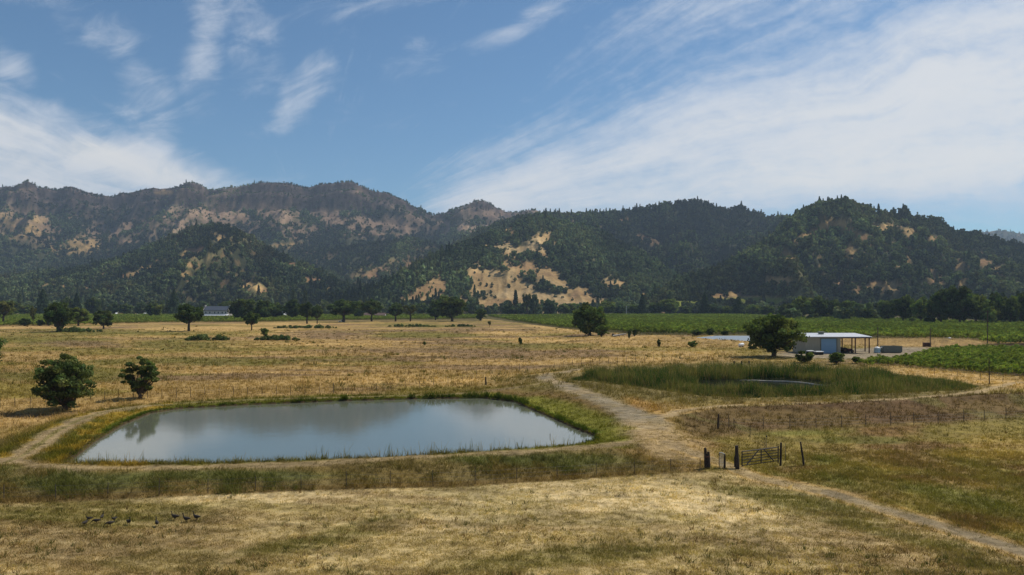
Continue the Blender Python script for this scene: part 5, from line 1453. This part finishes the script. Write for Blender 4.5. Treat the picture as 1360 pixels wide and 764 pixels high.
def barn(name, label, cat, px0, px1, base, Y, wall_h, roof_h, D, wm, rm, gable_front=False, win=0):
    x0, x1 = bx(px0, px1, Y); xc = (x0 + x1) / 2; L = (x1 - x0) / 2; t = thing(name, label, cat, (xc, Y, gz(xc, Y)))
    w = MB(); w.box(-L, L, -D, D, -.5, wall_h)
    if gable_front: [w.quad((-L, s, wall_h), (L, s, wall_h), (0, s, wall_h + roof_h)) for s in (-D, D)]
    else: [w.quad((s, -D, wall_h), (s, D, wall_h), (s, 0, wall_h + roof_h)) for s in (-L, L)]
    w.build('wall', wm, t)
    r = MB()
    for s in (-1, 1):
        for dz in (.05, .25):
            if gable_front: r.quad((s * (L + .4), -D - .5, wall_h - .2 + dz), (s * (L + .4), D + .5, wall_h - .2 + dz), (0, D + .5, wall_h + roof_h + dz), (0, -D - .5, wall_h + roof_h + dz))
            else: r.quad((-L - .5, s * (D + .4), wall_h - .2 + dz), (L + .5, s * (D + .4), wall_h - .2 + dz), (L + .5, 0, wall_h + roof_h + dz), (-L - .5, 0, wall_h + roof_h + dz))
    r.build('roof', rm, t)
    d = MB(); d.box(-L * .15, L * .15, -D - .08, -D - .004, 0, wall_h * .8); d.build('door', M['dark'], t)
    for i in range(win):
        xx = -L * .8 + i * 1.6 * L / max(1, win - 1)
        if abs(xx) < L * .2: continue
        g = MB(); g.box(xx - .6, xx + .6, -D - .06, -D - .004, wall_h * .4, wall_h * .8); g.build('window', M['glass'], t)
build_farmhouse()
barn('long_barn', 'long low brown-roofed barn half hidden by the oaks', 'barn', 482, 512, 420, 800, 2.6, 2.6, 6, M['palepole'], M['brownroof'], False, 6)
barn('gabled_barn', 'white gabled barn glimpsed between two dark oaks', 'barn', 372, 379, 419, 830, 7.0, 3.0, 5, M['white'], M['white'], True, 0)
barn('low_shed', 'small low white-roofed shed beyond the left vineyard', 'shed', 148.5, 156, 419.5, 985, 2.0, 1.5, 3, M['white'], M['white'], False, 2)
barn('greenhouse', 'long white greenhouse roof beyond the left vineyard', 'greenhouse', 184, 198, 419.5, 985, 1.9, 1.3, 4, M['palepole'], M['white'], False, 4)

p = wpt(832, 420, 2)
t = thing('utility_pole', 'pale utility pole against the dark trees behind the vineyard', 'pole', (bx(0, 832, 870)[1], 870, gz(bx(0, 832, 870)[1], 870)))
MB().tube([(0, 0, -.5), (0, 0, 6), (0, 0, 12.2)], [.32, .30, .26], 8).build('shaft', M['palepole'], t)
MB().box(-1.1, 1.1, -.34, -.27, 11.2, 11.45).build('crossarm', M['palepole'], t)

# ------------------------------------------------------------------ fences, gate, posts
def fence(name, label, pts, h, r, wires=(0.35, 0.7, 1.05), tall=(), lean=0.03, mat='post'):
    P = [spot(*q) for q in pts]; c = P[len(P) // 2]
    t = thing(name, label, 'fence', c)
    for i, q in enumerate(P):
        hh = h * random.uniform(.92, 1.08) * (1.3 if i in tall else 1.0); rr = r * (1.5 if i in tall else 1.0)
        l = (random.uniform(-lean, lean) * hh, random.uniform(-lean, lean) * hh)
        m_ = MB(); a = q - c; m_.tube([(a[0], a[1], a[2] - .3), (a[0] + l[0] * .5, a[1] + l[1] * .5, a[2] + hh * .5), (a[0] + l[0], a[1] + l[1], a[2] + hh)], [rr, rr, rr * .9], 6)
        m_.build('post', M[mat], t)
    w = MB()
    for z in wires:
        for i in range(len(P) - 1):
            a, b = P[i] - c, P[i + 1] - c
            mid = (a + b) / 2; w.tube([(a[0], a[1], a[2] + z), (mid[0], mid[1], mid[2] + z - .03), (b[0], b[1], b[2] + z)], .006, 4, False)
    w.build('wire', M['wire'], t)

fence('wire_fence', 'wire fence along the foot of the pond dam', [(u, float(np.interp(u, FOOT_U, FOOT_V)) - 1.5) for u in (-130, -64, 5, 74, 143, 211, 276, 339, 400, 460, 518, 575, 631, 686, 740, 792, 843, 891, 930)], 1.25, .028)
bu = list(range(-60, 120, 20)) + list(range(120, 700, 19)); 
BF = lambda u: float(np.interp(u, [-60, 18, 49, 133, 238, 340, 450, 560, 605, 665, 691, 780, 856, 906, 940], [546, 541, 538, 531, 528, 526, 523, 515, 508, 497, 494, 486, 481, 478.5, 477]))
fence('wire_fence', 'long wire fence across the dry field behind the pond', [(u, BF(u)) for u in bu] + [(u, BF(u)) for u in range(700, 945, 12)], 1.45, .035, tall=(26, 39))
fence('wire_fence', 'wire fence along the foot of the levee in the right field', [(968, 569), (1014, 570), (1049, 569), (1084, 568), (1118, 567), (1150, 566), (1183, 565), (1214, 564), (1246, 563), (1280, 561), (1307, 559), (1336, 558), (1370, 556), (1402, 554)], 1.45, .035)
fence('wire_fence', 'short wire fence climbing from the gate to the levee post', [(1016, 598), (996, 584), (975, 572), (956, 567)], 1.35, .03)
fence('wire_fence', 'low wire fence along the edge of the near vineyard', [(1180, 490), (1210, 494), (1241, 498), (1272, 501.5), (1302, 505), (1332, 508), (1366, 511), (1400, 514)], 1.3, .035)

def rough_post(px, top, base, r, label, lean_px=0.0, name='gate_post', extra=None, mat='old_wood', group='posts round the farm gate'):
    p = spot(px, base); k = p[1] / F; h = (base - top) * k
    t = thing(name, label, 'post', p, 0, group)
    m_ = MB(); m_.tube([(0, 0, -.3), (lean_px * k * .3, 0, h * .3), (lean_px * k * .65, 0.02, h * .65), (lean_px * k, 0, h)], [r * 1.1, r, r * .96, r * .8], 9, True, .35)
    m_.build('shaft', M[mat], t)
    if extra: extra(t, k, h)
    return t
def ex_double(t, k, h):
    MB().tube([(3.6 * k, -.05, -.3), (3.3 * k, -.05, h * .5), (3.0 * k, -.05, h * .82)], [.16, .15, .12], 8, True, .4).build('second_timber', M['old_wood'], t)
    MB().box(-.1, 3.6 * k, -.2, -.16, h * .55, h * .63).build('strap', M['rust'], t)
rough_post(937.5, 595, 622, .13, 'leftmost gate post, two dark timbers strapped together', 0 - .8, extra=ex_double)
def ex_burl(t, k, h):
    MB().tube([(-.14, -.08, .2), (-.18, -.1, h * .5), (-.10, -.05, h * .68)], [.16, .17, .08], 7, True, .4).build('broken_timber', M['old_wood'], t)
rough_post(979.5, 592, 623, .17, 'thick rough dark post at the left end of the gate', -1.2, extra=ex_burl)
rough_post(1036.5, 588, 618.5, .10, 'straight dark post at the right end of the gate', .8)
rough_post(1067.8, 587, 618.5, .10, 'leaning dark post standing apart right of the gate', -4.6)
rough_post(1043, 589, 612, .025, 'thin stake between the straight and the leaning post', .3, name='stake', mat='wire')
rough_post(953.5, 550, 569.5, .10, 'lone dark post at the foot of the levee behind the gate', .8, name='wooden_post', group=None)
rough_post(645.5, 500.5, 511.5, .13, 'short dark stump-like post beside the path behind the pond', -.6, name='wooden_post', group=None)
rough_post(730.5, 576, 594, .035, 'thin stake in the grass at the front edge of the pond', .2, name='stake', mat='wire', group=None)
rough_post(1314, 476, 511, .07, 'tall thin dark stake at the edge of the near vineyard', -.4, name='stake', group=None)
for px, lab in ((975, 'leftmost of three short dark posts behind the reeds'), (985, 'middle of three short dark posts behind the reeds'), (995, 'rightmost of three short dark posts behind the reeds')):
    rough_post(px, 479.5, 485.5, .16, lab, 0, name='wooden_post', group='short posts behind the reeds')

def build_gate():
    pa, pb = spot(985.5, 620.5), spot(1033.5, 619.5)
    k = pa[1] / F; L = float(np.linalg.norm((pb - pa)[:2])); rz = math.atan2(pb[1] - pa[1], pb[0] - pa[0])
    t = thing('farm_gate', 'low five-barred farm gate with crossing braces, closed between dark posts', 'gate', pa, rz)
    h = 21.5 * k; b0 = .14
    f = MB(); f.tube([(0, 0, .05), (0, 0, h - .05)], .06, 8); f.tube([(L, 0, -.03), (L, 0, h + .06)], .06, 8); f.build('end_stile', M['gate'], t)
    for i in range(6):
        z = b0 + (h - b0 - .06) * i / 5
        MB().tube([(.046, 0, z), (L - .046, 0, z)],   .036 if i < 5 else .048, 7).build('rail', M['gate'], t)
    MB().tube([(L * .51, -.05, b0), (L * .51, -.05, h - .06)], .055, 7).build('middle_stile', M['gate'], t)
    MB().tube([(L * .44, -.06, h - .08), (L * .10, -.06, b0)], .055, 7).build('brace', M['gate'], t)
    MB().tube([(L * .58, -.06, h - .08), (L * .87, -.06, b0)], .055, 7).build('brace', M['gate'], t)
    hg = MB(); hg.box(L + .03, L + .16, -.03, .03, .3, .36); hg.box(L + .03, L + .16, -.03, .03, h - .3, h - .24); hg.build('hinge', M['rust'], t)
build_gate()

def build_panel():
    p = spot(962.5, 622.5); k = p[1] / F
    t = thing('wire_gate', 'small mesh side gate with pale top between leftmost and thick post', 'gate', p)
    h = 21 * k
    MB().tube([(0, 0, -.3), (0, 0, h * .5), (0.02, 0, h * .92)], [.09, .085, .07], 8, True, .3).build('post', M['old_wood'], t)
    MB().tube([(-7.4 * k, 0, .0), (-7.4 * k, 0, h)], .03, 6).build('end_stile', M['gate'], t)
    MB().tube([(-7.4 * k, -.02, h), (-4.5 * k, -.02, h * 1.02), (-.6 * k, -.02, h * .93)], .045, 6).build('top_rail', M['palepole'], t)
    w = MB()
    for i in range(11): x = -7.2 * k + i * 6.4 * k / 10; w.tube([(x, 0, .05), (x, 0, h * .97)], .008, 4, False)
    for i in range(9): z = .08 + i * h * .85 / 8; w.tube([(-7.3 * k, 0.01, z), (-.9 * k, 0.01, z)], .008, 4, False)
    w.build('mesh_panel', M['palepole'], t)
    p = spot(1018, 598); k = p[1] / F
    t = thing('marker_stake', 'thin stake with a dark knob on top behind the gate', 'stake', p)
    MB().tube([(0, 0, -.2), (0, 0, 17.5 * k)], .02, 6).build('shaft', M['wire'], t)
    MB().lathe([(.02, 17.4 * k), (.085, 17.9 * k), (.10, 18.6 * k), (.07, 19.3 * k), (.01, 19.6 * k)], 10).build('knob', M['dark'], t, True)
build_panel()

# ------------------------------------------------------------------ birds
def bird_mat():
    m, b, out = new_mat('bird_plumage')
    co = coords(b); sp = b.N.new('ShaderNodeSeparateXYZ'); b.L.new(co, sp.inputs[0])
    n = b.noise(co, 30, 4, 0.6)
    neck = b.m('MAXIMUM', b.ss(sp.outputs[0], .17, .23), b.ss(sp.outputs[2], .385, .41))
    body = b.mix(n, (0.020, 0.016, 0.013, 1), (0.050, 0.040, 0.030, 1))
    under = b.mix(b.mul(b.sub(1.0, b.ss(sp.outputs[2], .17, .22)), b.sub(1.0, b.ss(sp.outputs[0], -.2, -.1))), body, (0.12, 0.11, 0.09, 1))
    principled(b, out, b.mix(neck, under, (0.014, 0.012, 0.011, 1)), 0.7, 0.2)
    return m
M['bird'] = bird_mat()
def bird_mesh(pose):
    if pose == 'up': nk = [(.21, .37, .055), (.235, .46, .030), (.24, .545, .026), (.27, .60, .036), (.345, .59, .012)]
    elif pose == 'turn': nk = [(.20, .37, .055), (.19, .45, .030), (.21, .53, .026), (.16, .57, .036), (.09, .555, .012)]
    else: nk = [(.25, .28, .055), (.33, .22, .030), (.38, .14, .026), (.42, .075, .036), (.47, .03, .012)]
    ch = [(-.34, .29, .018), (-.24, .29, .065), (-.10, .28, .105), (.02, .28, .120), (.13, .30, .095)] + nk
    v = [(x, 0, z) for x, z, r in ch]; rad = [r for *_, r in ch]; e = [(i, i + 1) for i in range(len(ch) - 1)]
    for s in (-1, 1):
        b = len(v); v += [(0.0, s * .055, .17), (-.02, s * .06, .085), (0.0, s * .06, .012), (.065, s * .065, .012)]; rad += [.035, .013, .012, .014]
        e += [(3, b), (b, b + 1), (b + 1, b + 2), (b + 2, b + 3)]
    me = bpy.data.meshes.new('field_bird'); me.from_pydata(v, e, []); o = bpy.data.objects.new('field_bird', me); COL.objects.link(o)
    mod = o.modifiers.new('skin', 'SKIN'); o.modifiers.new('sub', 'SUBSURF').levels = 2
    for i, r in enumerate(rad):
        d = me.skin_vertices[0].data[i]; d.radius = (r, r * (.95 if i < 10 else 1)); d.use_root = (i == 3)
    mod.use_smooth_shade = True
    dg = bpy.context.evaluated_depsgraph_get(); dg.update()
    m2 = bpy.data.meshes.new_from_object(o.evaluated_get(dg)); m2.name = 'field_bird'
    m2.materials.clear(); m2.materials.append(M['bird'])
    bpy.data.objects.remove(o); return m2
BM = {k: bird_mesh(k) for k in ('up', 'turn', 'down')}
for i, (u, v, pose, yaw, s, lab) in enumerate([
    (113, 698.5, 'up', 75, 1.0, 'leftmost dark bird, neck raised, at the edge of the green patch'),
    (118.5, 692, 'up', 200, .85, 'half hidden dark bird just behind the leftmost one'),
    (128, 695.5, 'down', 195, .95, 'dark bird with head down, second grazer from the left'),
    (135.5, 690.5, 'up', 100, 1.0, 'dark bird with tall raised neck standing farthest back in the green patch'),
    (146, 699, 'down', 215, 1.0, 'grazing dark bird nearest the camera in the left part of the flock'),
    (151.5, 692.5, 'turn', 240, .9, 'dark bird looking back, behind the nearest grazing one'),
    (171, 697.5, 'turn', 320, 1.1, 'dark bird with bent neck standing alone in the middle gap'),
    (208.5, 699.5, 'up', 128, 1.15, 'dark bird seen from behind, alone left of the group of three'),
    (232.5, 691, 'up', 172, 1.15, 'leftmost of the three dark birds walking left at the right end'),
    (247.5, 694, 'up', 165, 1.15, 'middle and nearest of the three dark birds walking left'),
    (261, 691.5, 'up', 160, 1.15, 'rightmost dark bird of the whole flock')]):
    o = bpy.data.objects.new('field_bird', BM[pose]); COL.objects.link(o)
    p = spot(u, v); o.location = tuple(p); o.rotation_euler = (0, 0, R(yaw)); o.scale = (s * .9, s * .9, s * .9)
    tag(o, lab, 'bird', 'dark birds feeding on the mown field')
